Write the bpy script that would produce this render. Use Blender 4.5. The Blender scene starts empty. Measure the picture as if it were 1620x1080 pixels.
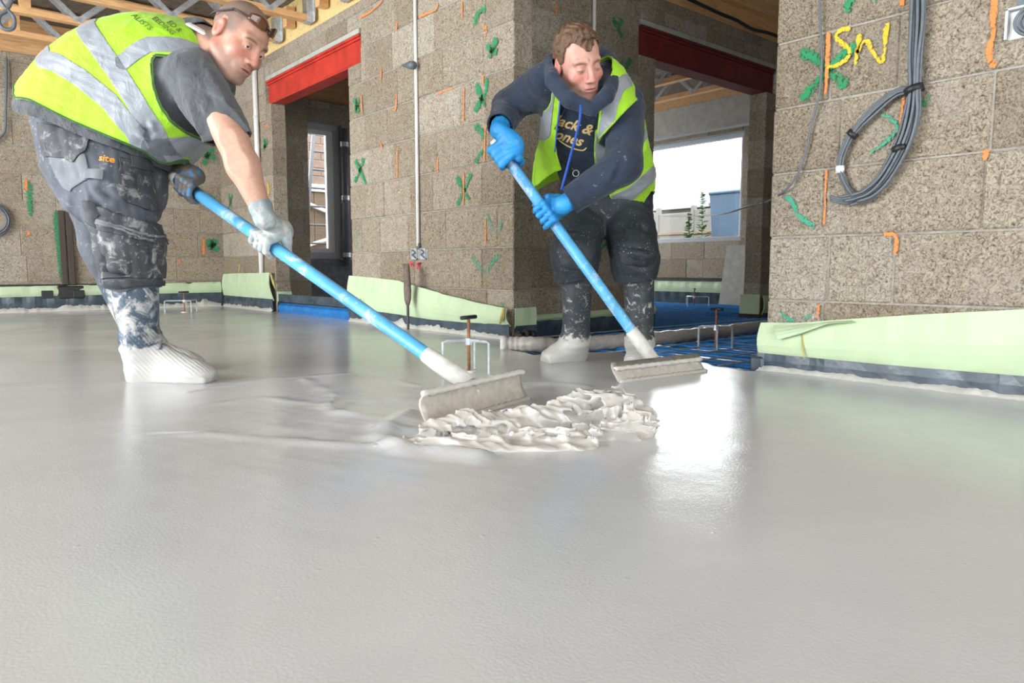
import bpy, bmesh, math, random
import numpy as np
from mathutils import Vector, Matrix
from mathutils.bvhtree import BVHTree

SC = bpy.context.scene
COL = SC.collection
random.seed(7)
rng = np.random.default_rng(5)

# ------------------------------------------------------------------ camera
FPX, CAMH, CX, CY, HOR = 1135.0, 0.385, 810.0, 540.0, 425.0
PITCH = math.atan((CY - HOR) / FPX)
YAW = math.radians(40.1)
cam_data = bpy.data.cameras.new('camera')
cam_data.sensor_width = 36.0
cam_data.lens = 36.0 * FPX / 1620.0
cam_data.clip_start = 0.02
cam = bpy.data.objects.new('camera', cam_data)
COL.objects.link(cam)
cam.location = (0, 0, CAMH)
cam.rotation_euler = (math.pi / 2 - PITCH, 0, -YAW)
SC.camera = cam
cam_data.dof.use_dof = False

# ------------------------------------------------------------------ light
SC.view_settings.view_transform = 'Standard'
SC.view_settings.look = 'None'
SC.view_settings.gamma = 1.0
SC.view_settings.use_curve_mapping = False
SC.view_settings.exposure = 0.30
world = bpy.data.worlds.new('overcast_sky')
SC.world = world
world.use_nodes = True
bg = world.node_tree.nodes['Background']
bg.inputs[0].default_value = (0.93, 0.97, 1.0, 1)
bg.inputs[1].default_value = 7.5


def area_light(name, loc, direction, sx, sy, power, color=(1, 1, 1)):
    d = bpy.data.lights.new(name, 'AREA')
    d.shape = 'RECTANGLE'
    d.size, d.size_y = sx, sy
    d.energy = power
    d.color = color
    o = bpy.data.objects.new(name, d)
    COL.objects.link(o)
    o.location = loc
    o.rotation_euler = Vector(direction).to_track_quat('-Z', 'Y').to_euler()
    return o


# daylight entering through the tall openings in the left and rear walls
area_light('daylight_left_opening', (-3.32, 3.7, 1.25), (1, 0.0, -0.05), 4.6, 2.0, 175, (0.95, 0.98, 1.0))
# added fill lamp that brightens the far room; the end wall there is solid
area_light('far_room_fill', (6.5, 8.9, 1.3), (0, -1, 0.0), 1.8, 1.7, 120, (0.97, 0.99, 1.0))

# ------------------------------------------------------------------ pixel helpers (1620 x 1080)
_a = YAW
FH = np.array([math.sin(_a), math.cos(_a), 0.0])
RT = np.array([math.cos(_a), -math.sin(_a), 0.0])
UU = np.array([0, 0, 1.0])
FF = math.cos(PITCH) * FH - math.sin(PITCH) * UU
UPV = math.sin(PITCH) * FH + math.cos(PITCH) * UU
CAM = np.array([0, 0, CAMH])


def ray(x, y):
    return FF + (x - CX) / FPX * RT - (y - CY) / FPX * UPV


def onz(x, y, z=0.0):
    d = ray(x, y)
    return CAM + d * (z - CAMH) / d[2]


def onX(x, y, X):
    d = ray(x, y)
    return CAM + d * X / d[0]


def onY(x, y, Y):
    d = ray(x, y)
    return CAM + d * Y / d[1]


def vw(x, y, dep):
    """view-aligned coordinates (right, depth, up) of a point at a given depth"""
    d = ray(x, y)
    P = CAM + d * dep / (d @ FH)
    return np.array([P @ RT, P @ FH, P[2]])


# ------------------------------------------------------------------ materials
def new_mat(name):
    m = bpy.data.materials.new(name)
    m.use_nodes = True
    nt = m.node_tree
    return m, nt, nt.nodes, nt.links, nt.nodes['Principled BSDF']


def ramp(N, stops):
    r = N.new('ShaderNodeValToRGB')
    cr = r.color_ramp
    while len(cr.elements) < len(stops):
        cr.elements.new(0.5)
    for e, (p, c) in zip(cr.elements, stops):
        e.position = p
        e.color = (c[0], c[1], c[2], 1)
    return r


def tex_noise(N, L, vec, scale, detail=4, rough=0.55, dist=0.0):
    n = N.new('ShaderNodeTexNoise')
    n.inputs['Scale'].default_value = scale
    n.inputs['Detail'].default_value = detail
    n.inputs['Roughness'].default_value = rough
    n.inputs['Distortion'].default_value = dist
    if vec is not None:
        L.new(vec, n.inputs['Vector'])
    return n


def mixc(N, L, fac, a, b, mode='MIX'):
    m = N.new('ShaderNodeMix')
    m.data_type = 'RGBA'
    m.blend_type = mode
    for sock, v in ((m.inputs[0], fac), (m.inputs[6], a), (m.inputs[7], b)):
        if isinstance(v, (int, float)):
            sock.default_value = v
        elif isinstance(v, tuple):
            sock.default_value = (v[0], v[1], v[2], 1)
        else:
            L.new(v, sock)
    return m.outputs[2]


def maprange(N, L, v, a, b, c=0.0, d=1.0):
    m = N.new('ShaderNodeMapRange')
    L.new(v, m.inputs[0])
    for i, x in enumerate((a, b, c, d)):
        m.inputs[i + 1].default_value = x
    return m.outputs[0]


def bump(N, L, B, h, strength, dist=0.01):
    b = N.new('ShaderNodeBump')
    b.inputs['Strength'].default_value = strength
    b.inputs['Distance'].default_value = dist
    L.new(h, b.inputs['Height'])
    L.new(b.outputs[0], B.inputs['Normal'])
    return b


def simple(name, color, rough=0.5, metal=0.0, var=0.12, scale=30.0, bstr=0.0, spec=None, coord='Object'):
    m, nt, N, L, B = new_mat(name)
    tc = N.new('ShaderNodeTexCoord')
    n = tex_noise(N, L, tc.outputs[coord], scale, 5)
    lo = tuple(max(0, c * (1 - var)) for c in color)
    hi = tuple(min(1, c * (1 + var)) for c in color)
    r = ramp(N, [(0.3, lo), (0.7, hi)])
    L.new(n.outputs[0], r.inputs[0])
    L.new(r.outputs[0], B.inputs['Base Color'])
    B.inputs['Roughness'].default_value = rough
    B.inputs['Metallic'].default_value = metal
    if spec is not None:
        B.inputs['Specular IOR Level'].default_value = spec
    if bstr:
        bump(N, L, B, n.outputs[0], bstr)
    return m


def mat_block():
    """wood-chip concrete: straw coloured chips, dark pores, pale cement smears"""
    m, nt, N, L, B = new_mat('woodchip_block')
    g = N.new('ShaderNodeNewGeometry')
    oi = N.new('ShaderNodeObjectInfo')
    mp = N.new('ShaderNodeVectorMath'); mp.operation = 'ADD'
    sc = N.new('ShaderNodeVectorMath'); sc.operation = 'SCALE'
    sc.inputs[0].default_value = (13.0, 7.0, 5.0)
    L.new(oi.outputs['Random'], sc.inputs['Scale'])
    L.new(g.outputs['Position'], mp.inputs[0]); L.new(sc.outputs[0], mp.inputs[1])
    P = mp.outputs[0]
    n1 = tex_noise(N, L, P, 62, 4, 0.68, 1.9)
    n2 = tex_noise(N, L, P, 130, 2, 0.5, 0.6)
    n3 = tex_noise(N, L, P, 4.5, 4, 0.6)
    chips = ramp(N, [(0.28, (0.07, 0.056, 0.042)), (0.40, (0.24, 0.20, 0.155)), (0.50, (0.40, 0.345, 0.27)),
                     (0.62, (0.50, 0.445, 0.365)), (0.78, (0.62, 0.57, 0.49))])
    L.new(n1.outputs[0], chips.inputs[0])
    pores = ramp(N, [(0.30, (0.25, 0.22, 0.19)), (0.42, (1, 1, 1))])
    L.new(n2.outputs[0], pores.inputs[0])
    c = mixc(N, L, 0.65, chips.outputs[0], pores.outputs[0], 'MULTIPLY')
    smear = maprange(N, L, n3.outputs[0], 0.52, 0.78, 0.0, 0.45)
    c = mixc(N, L, smear, c, (0.50, 0.48, 0.44))
    tint = ramp(N, [(0.0, (0.78, 0.74, 0.69)), (0.35, (0.92, 0.89, 0.84)), (0.7, (1.0, 0.98, 0.95)), (1.0, (1.12, 1.14, 1.14))])
    L.new(oi.outputs['Random'], tint.inputs[0])
    c = mixc(N, L, 1.0, c, tint.outputs[0], 'MULTIPLY')
    L.new(c, B.inputs['Base Color'])
    B.inputs['Roughness'].default_value = 0.95
    B.inputs['Specular IOR Level'].default_value = 0.15
    bump(N, L, B, n1.outputs[0], 0.8, 0.012)
    return m


def mat_screed():
    m, nt, N, L, B = new_mat('wet_screed')
    g = N.new('ShaderNodeNewGeometry')
    P = g.outputs['Position']
    n1 = tex_noise(N, L, P, 1.4, 5, 0.55, 0.6)
    n2 = tex_noise(N, L, P, 26, 3, 0.5, 0.4)
    n3 = tex_noise(N, L, P, 210, 2, 0.5)
    r = ramp(N, [(0.3, (0.50, 0.505, 0.51)), (0.7, (0.575, 0.58, 0.585))])
    L.new(n1.outputs[0], r.inputs[0])
    L.new(r.outputs[0], B.inputs['Base Color'])
    rr = maprange(N, L, n1.outputs[0], 0.3, 0.7, 0.12, 0.19)
    L.new(rr, B.inputs['Roughness'])
    B.inputs['IOR'].default_value = 1.42
    # fine pimples of trapped air and slow trowel swell
    v = N.new('ShaderNodeTexVoronoi'); v.inputs['Scale'].default_value = 21
    L.new(P, v.inputs['Vector'])
    pim = maprange(N, L, v.outputs['Distance'], 0.0, 0.11, 1.0, 0.0)
    gate = maprange(N, L, tex_noise(N, L, P, 2.6, 2).outputs[0], 0.5, 0.62, 0.0, 1.0)
    mu = N.new('ShaderNodeMath'); mu.operation = 'MULTIPLY'; L.new(pim, mu.inputs[0]); L.new(gate, mu.inputs[1])
    s1 = N.new('ShaderNodeMath'); s1.operation = 'MULTIPLY_ADD'
    L.new(n2.outputs[0], s1.inputs[0]); s1.inputs[1].default_value = 0.4; L.new(mu.outputs[0], s1.inputs[2])
    s2 = N.new('ShaderNodeMath'); s2.operation = 'MULTIPLY_ADD'
    L.new(n3.outputs[0], s2.inputs[0]); s2.inputs[1].default_value = 0.42; L.new(s1.outputs[0], s2.inputs[2])
    bump(N, L, B, s2.outputs[0], 0.29, 0.0035)
    return m


def mat_wood(name, c1, c2, scale=1.0, rough=0.7):
    m, nt, N, L, B = new_mat(name)
    tc = N.new('ShaderNodeTexCoord')
    mp = N.new('ShaderNodeMapping')
    mp.inputs['Scale'].default_value = (1.2 * scale, 9 * scale, 9 * scale)
    L.new(tc.outputs['Object'], mp.inputs[0])
    n = tex_noise(N, L, mp.outputs[0], 4, 6, 0.65, 1.2)
    r = ramp(N, [(0.25, c1), (0.55, c2), (0.8, tuple(min(1, x * 1.15) for x in c2))])
    L.new(n.outputs[0], r.inputs[0])
    L.new(r.outputs[0], B.inputs['Base Color'])
    B.inputs['Roughness'].default_value = rough
    bump(N, L, B, n.outputs[0], 0.15)
    return m


def mat_spray(name, col):
    """spray paint caught on the chips: speckled, holes where the chips are low"""
    m, nt, N, L, B = new_mat(name)
    g = N.new('ShaderNodeNewGeometry')
    n = tex_noise(N, L, g.outputs['Position'], 85, 3, 0.6, 1.0)
    B.inputs['Base Color'].default_value = (*col, 1)
    B.inputs['Roughness'].default_value = 0.8
    at = N.new('ShaderNodeAttribute'); at.attribute_name = 'dens'
    a = N.new('ShaderNodeMath'); a.operation = 'ADD'
    L.new(n.outputs[0], a.inputs[0]); L.new(at.outputs['Fac'], a.inputs[1])
    L.new(maprange(N, L, a.outputs[0], 1.0, 1.14), B.inputs['Alpha'])
    return m


def mat_splash(name, base, splash, amount=0.5, scale=22.0, rough=0.6, coat_z=None, speck=True, ribs=False):
    """material dirtied with splashed screed; coat_z = object-space height below which it is caked"""
    m, nt, N, L, B = new_mat(name)
    tc = N.new('ShaderNodeTexCoord')
    P = tc.outputs['Object']
    n0 = tex_noise(N, L, P, 9, 4)
    r0 = ramp(N, [(0.3, tuple(c * 0.75 for c in base)), (0.7, tuple(min(1, c * 1.25) for c in base))])
    L.new(n0.outputs[0], r0.inputs[0])
    c = r0.outputs[0]
    n1 = tex_noise(N, L, P, scale, 6, 0.7, 0.8)
    f = maprange(N, L, n1.outputs[0], 0.72 - 0.25 * amount, 0.80 - 0.20 * amount)
    if speck:
        v = N.new('ShaderNodeTexVoronoi'); v.inputs['Scale'].default_value = scale * 3.2
        L.new(P, v.inputs['Vector'])
        ng = tex_noise(N, L, P, 14, 2)
        th = N.new('ShaderNodeMath'); th.operation = 'MULTIPLY'
        L.new(maprange(N, L, v.outputs['Distance'], 0.10, 0.22, 1, 0), th.inputs[0])
        L.new(maprange(N, L, ng.outputs[0], 0.45, 0.6), th.inputs[1])
        mx = N.new('ShaderNodeMath'); mx.operation = 'MAXIMUM'
        L.new(f, mx.inputs[0]); L.new(th.outputs[0], mx.inputs[1])
        f = mx.outputs[0]
    if coat_z is not None:
        sp = N.new('ShaderNodeSeparateXYZ'); L.new(P, sp.inputs[0])
        ad = N.new('ShaderNodeMath'); ad.operation = 'MULTIPLY_ADD'
        L.new(n1.outputs[0], ad.inputs[0]); ad.inputs[1].default_value = -0.14; L.new(sp.outputs[2], ad.inputs[2])
        cz = maprange(N, L, ad.outputs[0], coat_z - 0.075, coat_z - 0.062, 1, 0)
        mx = N.new('ShaderNodeMath'); mx.operation = 'MAXIMUM'
        L.new(f, mx.inputs[0]); L.new(cz, mx.inputs[1])
        f = mx.outputs[0]
    c = mixc(N, L, f, c, splash)
    L.new(c, B.inputs['Base Color'])
    B.inputs['Roughness'].default_value = rough
    n2 = tex_noise(N, L, P, 16, 4, 0.6)
    hgt = n2.outputs[0]
    if ribs:
        wv = N.new('ShaderNodeTexWave'); wv.wave_type = 'BANDS'; wv.bands_direction = 'DIAGONAL'
        wv.inputs['Scale'].default_value = 34; wv.inputs['Distortion'].default_value = 1.5; wv.inputs['Detail'].default_value = 1
        L.new(P, wv.inputs['Vector'])
        gt = maprange(N, L, tex_noise(N, L, P, 7, 1).outputs[0], 0.50, 0.60)
        mm = N.new('ShaderNodeMath'); mm.operation = 'MULTIPLY'; L.new(wv.outputs['Fac'], mm.inputs[0]); L.new(gt, mm.inputs[1])
        ma = N.new('ShaderNodeMath'); ma.operation = 'MULTIPLY_ADD'; L.new(mm.outputs[0], ma.inputs[0]); ma.inputs[1].default_value = 0.16; L.new(hgt, ma.inputs[2])
        hgt = ma.outputs[0]
    bump(N, L, B, hgt, 0.25 if not ribs else 0.5, 0.012)
    return m


def mat_cloth(name, col, var=0.15, bstr=0.35, bscale=14.0, rough=0.85, dirt=None):
    m, nt, N, L, B = new_mat(name)
    tc = N.new('ShaderNodeTexCoord')
    P = tc.outputs['Object']
    n = tex_noise(N, L, P, 10, 5, 0.6)
    r = ramp(N, [(0.3, tuple(c * (1 - var) for c in col)), (0.7, tuple(min(1, c * (1 + var)) for c in col))])
    L.new(n.outputs[0], r.inputs[0])
    c = r.outputs[0]
    if dirt:
        n3 = tex_noise(N, L, P, 60, 3, 0.6)
        c = mixc(N, L, maprange(N, L, n3.outputs[0], 0.66, 0.72, 0, 0.7), c, dirt)
    L.new(c, B.inputs['Base Color'])
    B.inputs['Roughness'].default_value = rough
    B.inputs['Sheen Weight'].default_value = 0.15
    n2 = tex_noise(N, L, P, bscale, 5, 0.6, 1.2)
    bump(N, L, B, n2.outputs[0], bstr, 0.03)
    return m


def mat_attr(name, rough=0.5, sss=0.1, nscale=220.0):
    """colour from the mesh colour attribute (skin, hair line, lips)"""
    m, nt, N, L, B = new_mat(name)
    at = N.new('ShaderNodeAttribute'); at.attribute_name = 'Col'
    tc = N.new('ShaderNodeTexCoord')
    n = tex_noise(N, L, tc.outputs['Object'], 70, 4)
    c = mixc(N, L, 0.22, at.outputs['Color'], maprange(N, L, n.outputs[0], 0.3, 0.7, 0.55, 1.45), 'MULTIPLY')
    L.new(c, B.inputs['Base Color'])
    B.inputs['Roughness'].default_value = rough
    B.inputs['Subsurface Weight'].default_value = sss
    B.inputs['Subsurface Radius'].default_value = (0.02, 0.008, 0.004)
    B.inputs['Subsurface Scale'].default_value = 0.5
    n2 = tex_noise(N, L, tc.outputs['Object'], nscale, 3)
    bump(N, L, B, n2.outputs[0], 0.15, 0.003)
    return m


def mat_glass(name):
    m, nt, N, L, B = new_mat(name)
    out = N['Material Output']
    tr = N.new('ShaderNodeBsdfTransparent')
    gl = N.new('ShaderNodeBsdfGlossy'); gl.inputs['Roughness'].default_value = 0.02
    fr = N.new('ShaderNodeFresnel'); fr.inputs['IOR'].default_value = 1.45
    mx = N.new('ShaderNodeMixShader')
    L.new(fr.outputs[0], mx.inputs[0]); L.new(tr.outputs[0], mx.inputs[1]); L.new(gl.outputs[0], mx.inputs[2])
    L.new(mx.outputs[0], out.inputs[0])
    return m


M = {}
M['block'] = mat_block()
M['mortar'] = simple('pale_mortar', (0.33, 0.31, 0.28), 0.95, var=0.25, scale=25)
M['screed'] = mat_screed()
M['screed_wet'] = simple('screed_paste', (0.48, 0.455, 0.42), 0.18, var=0.08, scale=18, bstr=0.08)
M['splash'] = simple('dried_screed', (0.60, 0.585, 0.55), 0.6, var=0.1, scale=40, bstr=0.3)
M['red'] = simple('red_oxide_steel', (0.46, 0.035, 0.022), 0.5, var=0.25, scale=9, spec=0.35)
M['red_shaded'] = simple('red_oxide_steel_shaded', (0.17, 0.022, 0.022), 0.55, var=0.2, scale=9, spec=0.3)  # red oxide with the beam's shade put into a darker colour
M['lintel'] = simple('concrete_pad', (0.42, 0.42, 0.38), 0.9, var=0.15, scale=16, bstr=0.2)
M['joist'] = mat_wood('joist_timber', (0.52, 0.25, 0.10), (0.78, 0.47, 0.22))
M['osb'] = mat_wood('rim_board', (0.60, 0.42, 0.16), (0.74, 0.56, 0.26), 0.6)
M['deck'] = simple('chipboard_deck', (0.16, 0.13, 0.10), 0.9, var=0.3, scale=20)
M['galv'] = simple('galvanised_steel', (0.56, 0.60, 0.63), 0.4, metal=0.4, var=0.25, scale=30)
M['rust'] = simple('rusty_rod', (0.25, 0.11, 0.055), 0.8, var=0.4, scale=60)
M['white_pvc'] = simple('white_plastic', (0.80, 0.80, 0.78), 0.4, var=0.04)
M['grey_frame'] = simple('grey_window_frame', (0.42, 0.45, 0.50), 0.45, var=0.05)
M['cable'] = simple('grey_cable', (0.115, 0.135, 0.155), 0.45, var=0.15, scale=60)
M['black'] = simple('black_plastic', (0.018, 0.018, 0.02), 0.45, var=0.2)
M['green_foam'] = simple('pale_green_foam', (0.50, 0.62, 0.40), 0.6, var=0.07, scale=6, bstr=0.05)
M['green_in'] = simple('yellowed_foam_edge', (0.42, 0.36, 0.12), 0.8, var=0.2)
M['dpm'] = simple('dark_blue_film', (0.045, 0.065, 0.085), 0.25, var=0.4, scale=12, bstr=0.3)
M['blue_pipe'] = simple('blue_pipe', (0.015, 0.17, 0.48), 0.3, var=0.3, scale=12)
M['blue_pole'] = mat_splash('blue_pole_paint', (0.10, 0.40, 0.72), (0.50, 0.62, 0.70), 0.8, 11, 0.4, speck=True)
M['glass'] = mat_glass('window_glass')
M['blade'] = simple('blade_screed_coated', (0.50, 0.46, 0.41), 0.3, var=0.15, scale=50, bstr=0.35)
M['green_spray'] = mat_spray('green_spray_paint', (0.02, 0.26, 0.10))
M['orange_spray'] = mat_spray('orange_spray_paint', (0.78, 0.25, 0.07))
M['yellow_spray'] = mat_spray('yellow_spray_paint', (0.85, 0.50, 0.03))
M['pink_spray'] = mat_spray('red_spray_paint', (0.80, 0.06, 0.10))
M['teal_spray'] = mat_spray('teal_spray_paint', (0.06, 0.36, 0.23))


# foil-like blue film under the pipes
def mat_film():
    m, nt, N, L, B = new_mat('blue_floor_film')
    g = N.new('ShaderNodeNewGeometry')
    n = tex_noise(N, L, g.outputs['Position'], 9, 4, 0.6, 0.8)
    r = ramp(N, [(0.36, (0.03, 0.15, 0.42)), (0.48, (0.16, 0.28, 0.46)), (0.56, (0.55, 0.60, 0.66))])
    L.new(n.outputs[0], r.inputs[0]); L.new(r.outputs[0], B.inputs['Base Color'])
    B.inputs['Roughness'].default_value = 0.25
    bump(N, L, B, n.outputs[0], 0.5, 0.02)
    return m


M['film'] = mat_film()


# ------------------------------------------------------------------ object helpers
def tag(o, label=None, cat=None, group=None, kind=None):
    if label: o['label'] = label
    if cat: o['category'] = cat
    if group: o['group'] = group
    if kind: o['kind'] = kind
    return o


def link(o, parent=None):
    COL.objects.link(o)
    if parent is not None:
        o.parent = parent
    return o


def empty(name, loc=(0, 0, 0), rz=0.0, parent=None):
    o = bpy.data.objects.new(name, None)
    o.empty_display_size = 0.05
    link(o, parent)
    o.location = loc
    o.rotation_euler = (0, 0, rz)
    return o


def mesh_obj(name, V, F, mat, parent=None, smooth=False, loc=(0, 0, 0)):
    me = bpy.data.meshes.new(name)
    me.from_pydata([tuple(map(float, v)) for v in V], [], [tuple(map(int, f)) for f in F])
    me.update()
    if smooth:
        me.polygons.foreach_set('use_smooth', [True] * len(me.polygons))
    if mat is not None:
        me.materials.append(M[mat] if isinstance(mat, str) else mat)
    o = bpy.data.objects.new(name, me)
    link(o, parent)
    o.location = loc
    return o


class MB:
    """collects pieces into one mesh"""
    def __init__(self):
        self.v, self.f = [], []

    def add(self, V, F):
        n = len(self.v)
        self.v += [tuple(map(float, p)) for p in V]
        self.f += [tuple(i + n for i in f) for f in F]
        return self

    def box(self, lo, hi):
        x0, y0, z0 = lo; x1, y1, z1 = hi
        return self.add([(x0, y0, z0), (x1, y0, z0), (x1, y1, z0), (x0, y1, z0), (x0, y0, z1), (x1, y0, z1), (x1, y1, z1), (x0, y1, z1)],
                        [(0, 3, 2, 1), (4, 5, 6, 7), (0, 1, 5, 4), (1, 2, 6, 5), (2, 3, 7, 6), (3, 0, 4, 7)])

    def bbox(self, lo, hi, b=0.005):
        """box with chamfered edges"""
        lo = np.array(lo, float); hi = np.array(hi, float)
        bm = bmesh.new()
        bmesh.ops.create_cube(bm, size=1.0)
        for v in bm.verts:
            v.co = Vector((lo + hi) / 2 + np.array(v.co) * (hi - lo))
        bmesh.ops.bevel(bm, geom=bm.edges[:], offset=min(b, 0.4 * float((hi - lo).min())), segments=1, affect='EDGES')
        bm.verts.index_update()
        self.add([v.co[:] for v in bm.verts], [[v.index for v in f.verts] for f in bm.faces])
        bm.free()
        return self

    def tube(self, pts, r, n=8, cap=True):
        pts = [np.array(p, float) for p in pts]
        rs = r if hasattr(r, '__len__') else [r] * len(pts)
        V, F = [], []
        up = None
        for i, p in enumerate(pts):
            t = pts[min(i + 1, len(pts) - 1)] - pts[max(i - 1, 0)]
            t = t / (np.linalg.norm(t) + 1e-12)
            if up is None:
                up = np.array([0, 0, 1.0]) if abs(t[2]) < 0.9 else np.array([1.0, 0, 0])
            s = np.cross(t, up); s /= np.linalg.norm(s) + 1e-12
            up = np.cross(s, t)
            for k in range(n):
                a = 2 * math.pi * k / n
                V.append(p + rs[i] * (math.cos(a) * s + math.sin(a) * up))
        for i in range(len(pts) - 1):
            for k in range(n):
                F.append((i * n + k, i * n + (k + 1) % n, (i + 1) * n + (k + 1) % n, (i + 1) * n + k))
        if cap:
            F.append(tuple(range(n))[::-1])
            F.append(tuple((len(pts) - 1) * n + k for k in range(n)))
        return self.add(V, F)

    def prism(self, poly, ax, lo, hi):
        """polygon in the two other axes extruded along axis ax"""
        n = len(poly)
        V = []
        for d in (lo, hi):
            for a, b in poly:
                p = [a, b]; p.insert(ax, d); V.append(tuple(p))
        F = [tuple(range(n))[::-1], tuple(range(n, 2 * n))] + [(i, (i + 1) % n, n + (i + 1) % n, n + i) for i in range(n)]
        return self.add(V, F)

    def build(self, name, mat, parent=None, smooth=False, loc=(0, 0, 0), fix=True):
        o = mesh_obj(name, self.v, self.f, mat, parent, smooth, loc)
        if fix:
            bm = bmesh.new(); bm.from_mesh(o.data)
            bmesh.ops.recalc_face_normals(bm, faces=bm.faces[:])
            bm.to_mesh(o.data); bm.free()
        return o


def spline(pts, n=12):
    """Catmull-Rom through points"""
    P = [np.array(p, float) for p in pts]
    P = [2 * P[0] - P[1]] + P + [2 * P[-1] - P[-2]]
    out = []
    for i in range(1, len(P) - 2):
        for k in range(n):
            t = k / n
            a, b, c, d = P[i - 1:i + 3]
            out.append(0.5 * (2 * b + (c - a) * t + (2 * a - 5 * b + 4 * c - d) * t * t + (3 * b - a - 3 * c + d) * t ** 3))
    out.append(P[-2])
    return out


def copy_tree(o, parent=None):
    c = o.copy(); COL.objects.link(c); c.parent = parent
    for ch in list(o.children):
        copy_tree(ch, c)
    return c


# ------------------------------------------------------------------ setting: positions
XC = 2.55                 # face of the long block wall (both sides of the opening)
TH = 0.14                 # wall thickness
YA = 7.70                 # back wall face
YE = 3.30                 # cross wall with the shaded red beam
XF = 7.60                 # far window wall
ZC = [-0.06] + [0.265 + 0.2385 * k for k in range(9)]    # course lines up to 2.17
ZTOP = 2.25
ZC = ZC + [ZTOP]
SUB = -0.05               # level of film and pipes

_bcache = {}


def block_mesh(dx, dy, dz):
    key = (round(dx, 3), round(dy, 3), round(dz, 3))
    if key not in _bcache:
        mb = MB().bbox((-dx / 2, -dy / 2, -dz / 2), (dx / 2, dy / 2, dz / 2), 0.006)
        me = bpy.data.meshes.new('block')
        me.from_pydata(mb.v, [], mb.f)
        me.materials.append(M['block'])
        _bcache[key] = me
    return _bcache[key]


def block_wall(name, axis, face, back, s0, s1, openings=(), zc=ZC, seed=0, joints=None, L=0.5):
    """axis 'x' or 'y' = running direction; face/back = coordinates of its two faces.
    openings: (a, b, z0, z1). Each block is a child object; the core is the mortar."""
    r = random.Random(seed)
    core = MB()
    cuts = sorted(set([s0, s1] + [v for o in openings for v in o[:2] if s0 < v < s1]))
    zz = sorted(set([zc[0], zc[-1]] + [v for o in openings for v in o[2:] if zc[0] < v < zc[-1]]))
    f0, f1 = min(face, back) + 0.008, max(face, back) - 0.008
    for a, b in zip(cuts, cuts[1:]):
        for z0, z1 in zip(zz, zz[1:]):
            m, mz = (a + b) / 2, (z0 + z1) / 2
            if any(o[0] < m < o[1] and o[2] < mz < o[3] for o in openings):
                continue
            g0 = 0.008 if any(abs(a - o[1]) < 1e-6 and o[2] < mz < o[3] for o in openings) or a == s0 else 0
            g1 = 0.008 if any(abs(b - o[0]) < 1e-6 and o[2] < mz < o[3] for o in openings) or b == s1 else 0
            if axis == 'x':
                core.box((a + g0, f0, z0), (b - g1, f1, z1))
            else:
                core.box((f0, a + g0, z0), (f1, b - g1, z1))
    w = core.build(name, 'mortar')
    w['kind'] = 'structure'
    T = abs(back - face)
    for ci, (z0, z1) in enumerate(zip(zc, zc[1:])):
        js = None
        if joints and ci in joints:
            js = sorted(joints[ci])
        else:
            js = []
            s = s0 - (0.0 if ci % 2 else L / 2) - r.uniform(0, 0.06)
            while s < s1:
                js.append(s)
                s += L if r.random() > 0.22 else L / 2
        js = [s0] + [j for j in js if s0 + 0.06 < j < s1 - 0.06] + [s1]
        iv = list(zip(js, js[1:]))
        pieces = []
        for a, b in iv:
            segs = [(a, b, z0, z1)]
            for o in openings:
                nxt = []
                for (p, q, u, v) in segs:
                    if q <= o[0] or p >= o[1] or v <= o[2] or u >= o[3]:
                        nxt.append((p, q, u, v)); continue
                    if p < o[0]: nxt.append((p, o[0], u, v))
                    if q > o[1]: nxt.append((o[1], q, u, v))
                    p2, q2 = max(p, o[0]), min(q, o[1])
                    if u < o[2]: nxt.append((p2, q2, u, o[2]))
                    if v > o[3]: nxt.append((p2, q2, o[3], v))
                segs = nxt
            pieces += segs
        for (p, q, u, v) in pieces:
            if q - p < 0.03 or v - u < 0.03:
                continue
            g = 0.0022
            dx, dz = q - p - 2 * g, v - u - 2 * g
            dx = round(dx, 2) if dx > 0.2 else round(dx, 3)
            dep = T - 0.002
            me = block_mesh(dx, dep, dz) if axis == 'x' else block_mesh(dep, dx, dz)
            o = bpy.data.objects.new('block', me)
            link(o, w)
            jit = r.uniform(-0.003, 0.003)
            c, fm = (p + q) / 2, (face + back) / 2 + jit
            o.location = (c, fm, (u + v) / 2) if axis == 'x' else (fm, c, (u + v) / 2)
    return w


# ------------------------------------------------------------------ setting: walls
BEAM_Z0, BEAM_Z1 = 1.835, 2.035
# long wall, part left of the man on the right; doorway with red beam
D1a, D1b = 4.88, 6.33
wall_c = block_wall('wall_middle', 'y', XC, XC + TH, 3.02, YA,
                    openings=[(D1a, D1b, -0.06, BEAM_Z1 + 0.035), (D1a - 0.19, D1a + 0.01, BEAM_Z0, BEAM_Z1 + 0.035), (D1b - 0.01, D1b + 0.1, BEAM_Z0, BEAM_Z1 + 0.035)], seed=3,
                    joints={1: [3.30, 3.52, 4.02, 4.46], 2: [3.16, 3.66, 4.10, 4.46, 4.72], 3: [3.30, 3.80, 4.05, 4.40, 4.66],
                            4: [3.23, 3.75, 4.28, 4.60], 5: [3.26, 3.50, 3.96, 4.34, 4.64], 6: [3.28, 3.68, 4.20, 4.66], 7: [3.26, 3.76, 4.26, 4.62]})
wall_d = block_wall('wall_right', 'y', XC, XC + TH, -3.4, 1.495, seed=11,
                    joints={0: [1.27, 0.86, 0.4, -.1, -.6, -1.1, -1.6, -2.1, -2.6], 1: [1.258, 1.035, 0.53, 0.03, -.5, -1, -1.5, -2, -2.5],
                            2: [1.285, 0.782, 0.28, -.2, -.7, -1.2, -1.7, -2.2, -2.7], 3: [1.235, 0.77, 0.30, -.2, -.7, -1.2, -1.7, -2.2, -2.7],
                            4: [1.28, 1.05, 0.55, 0.05, -.5, -1, -1.5, -2, -2.5], 5: [1.22, 0.72, 0.22, -.3, -.8, -1.3, -1.8, -2.3]})
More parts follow.
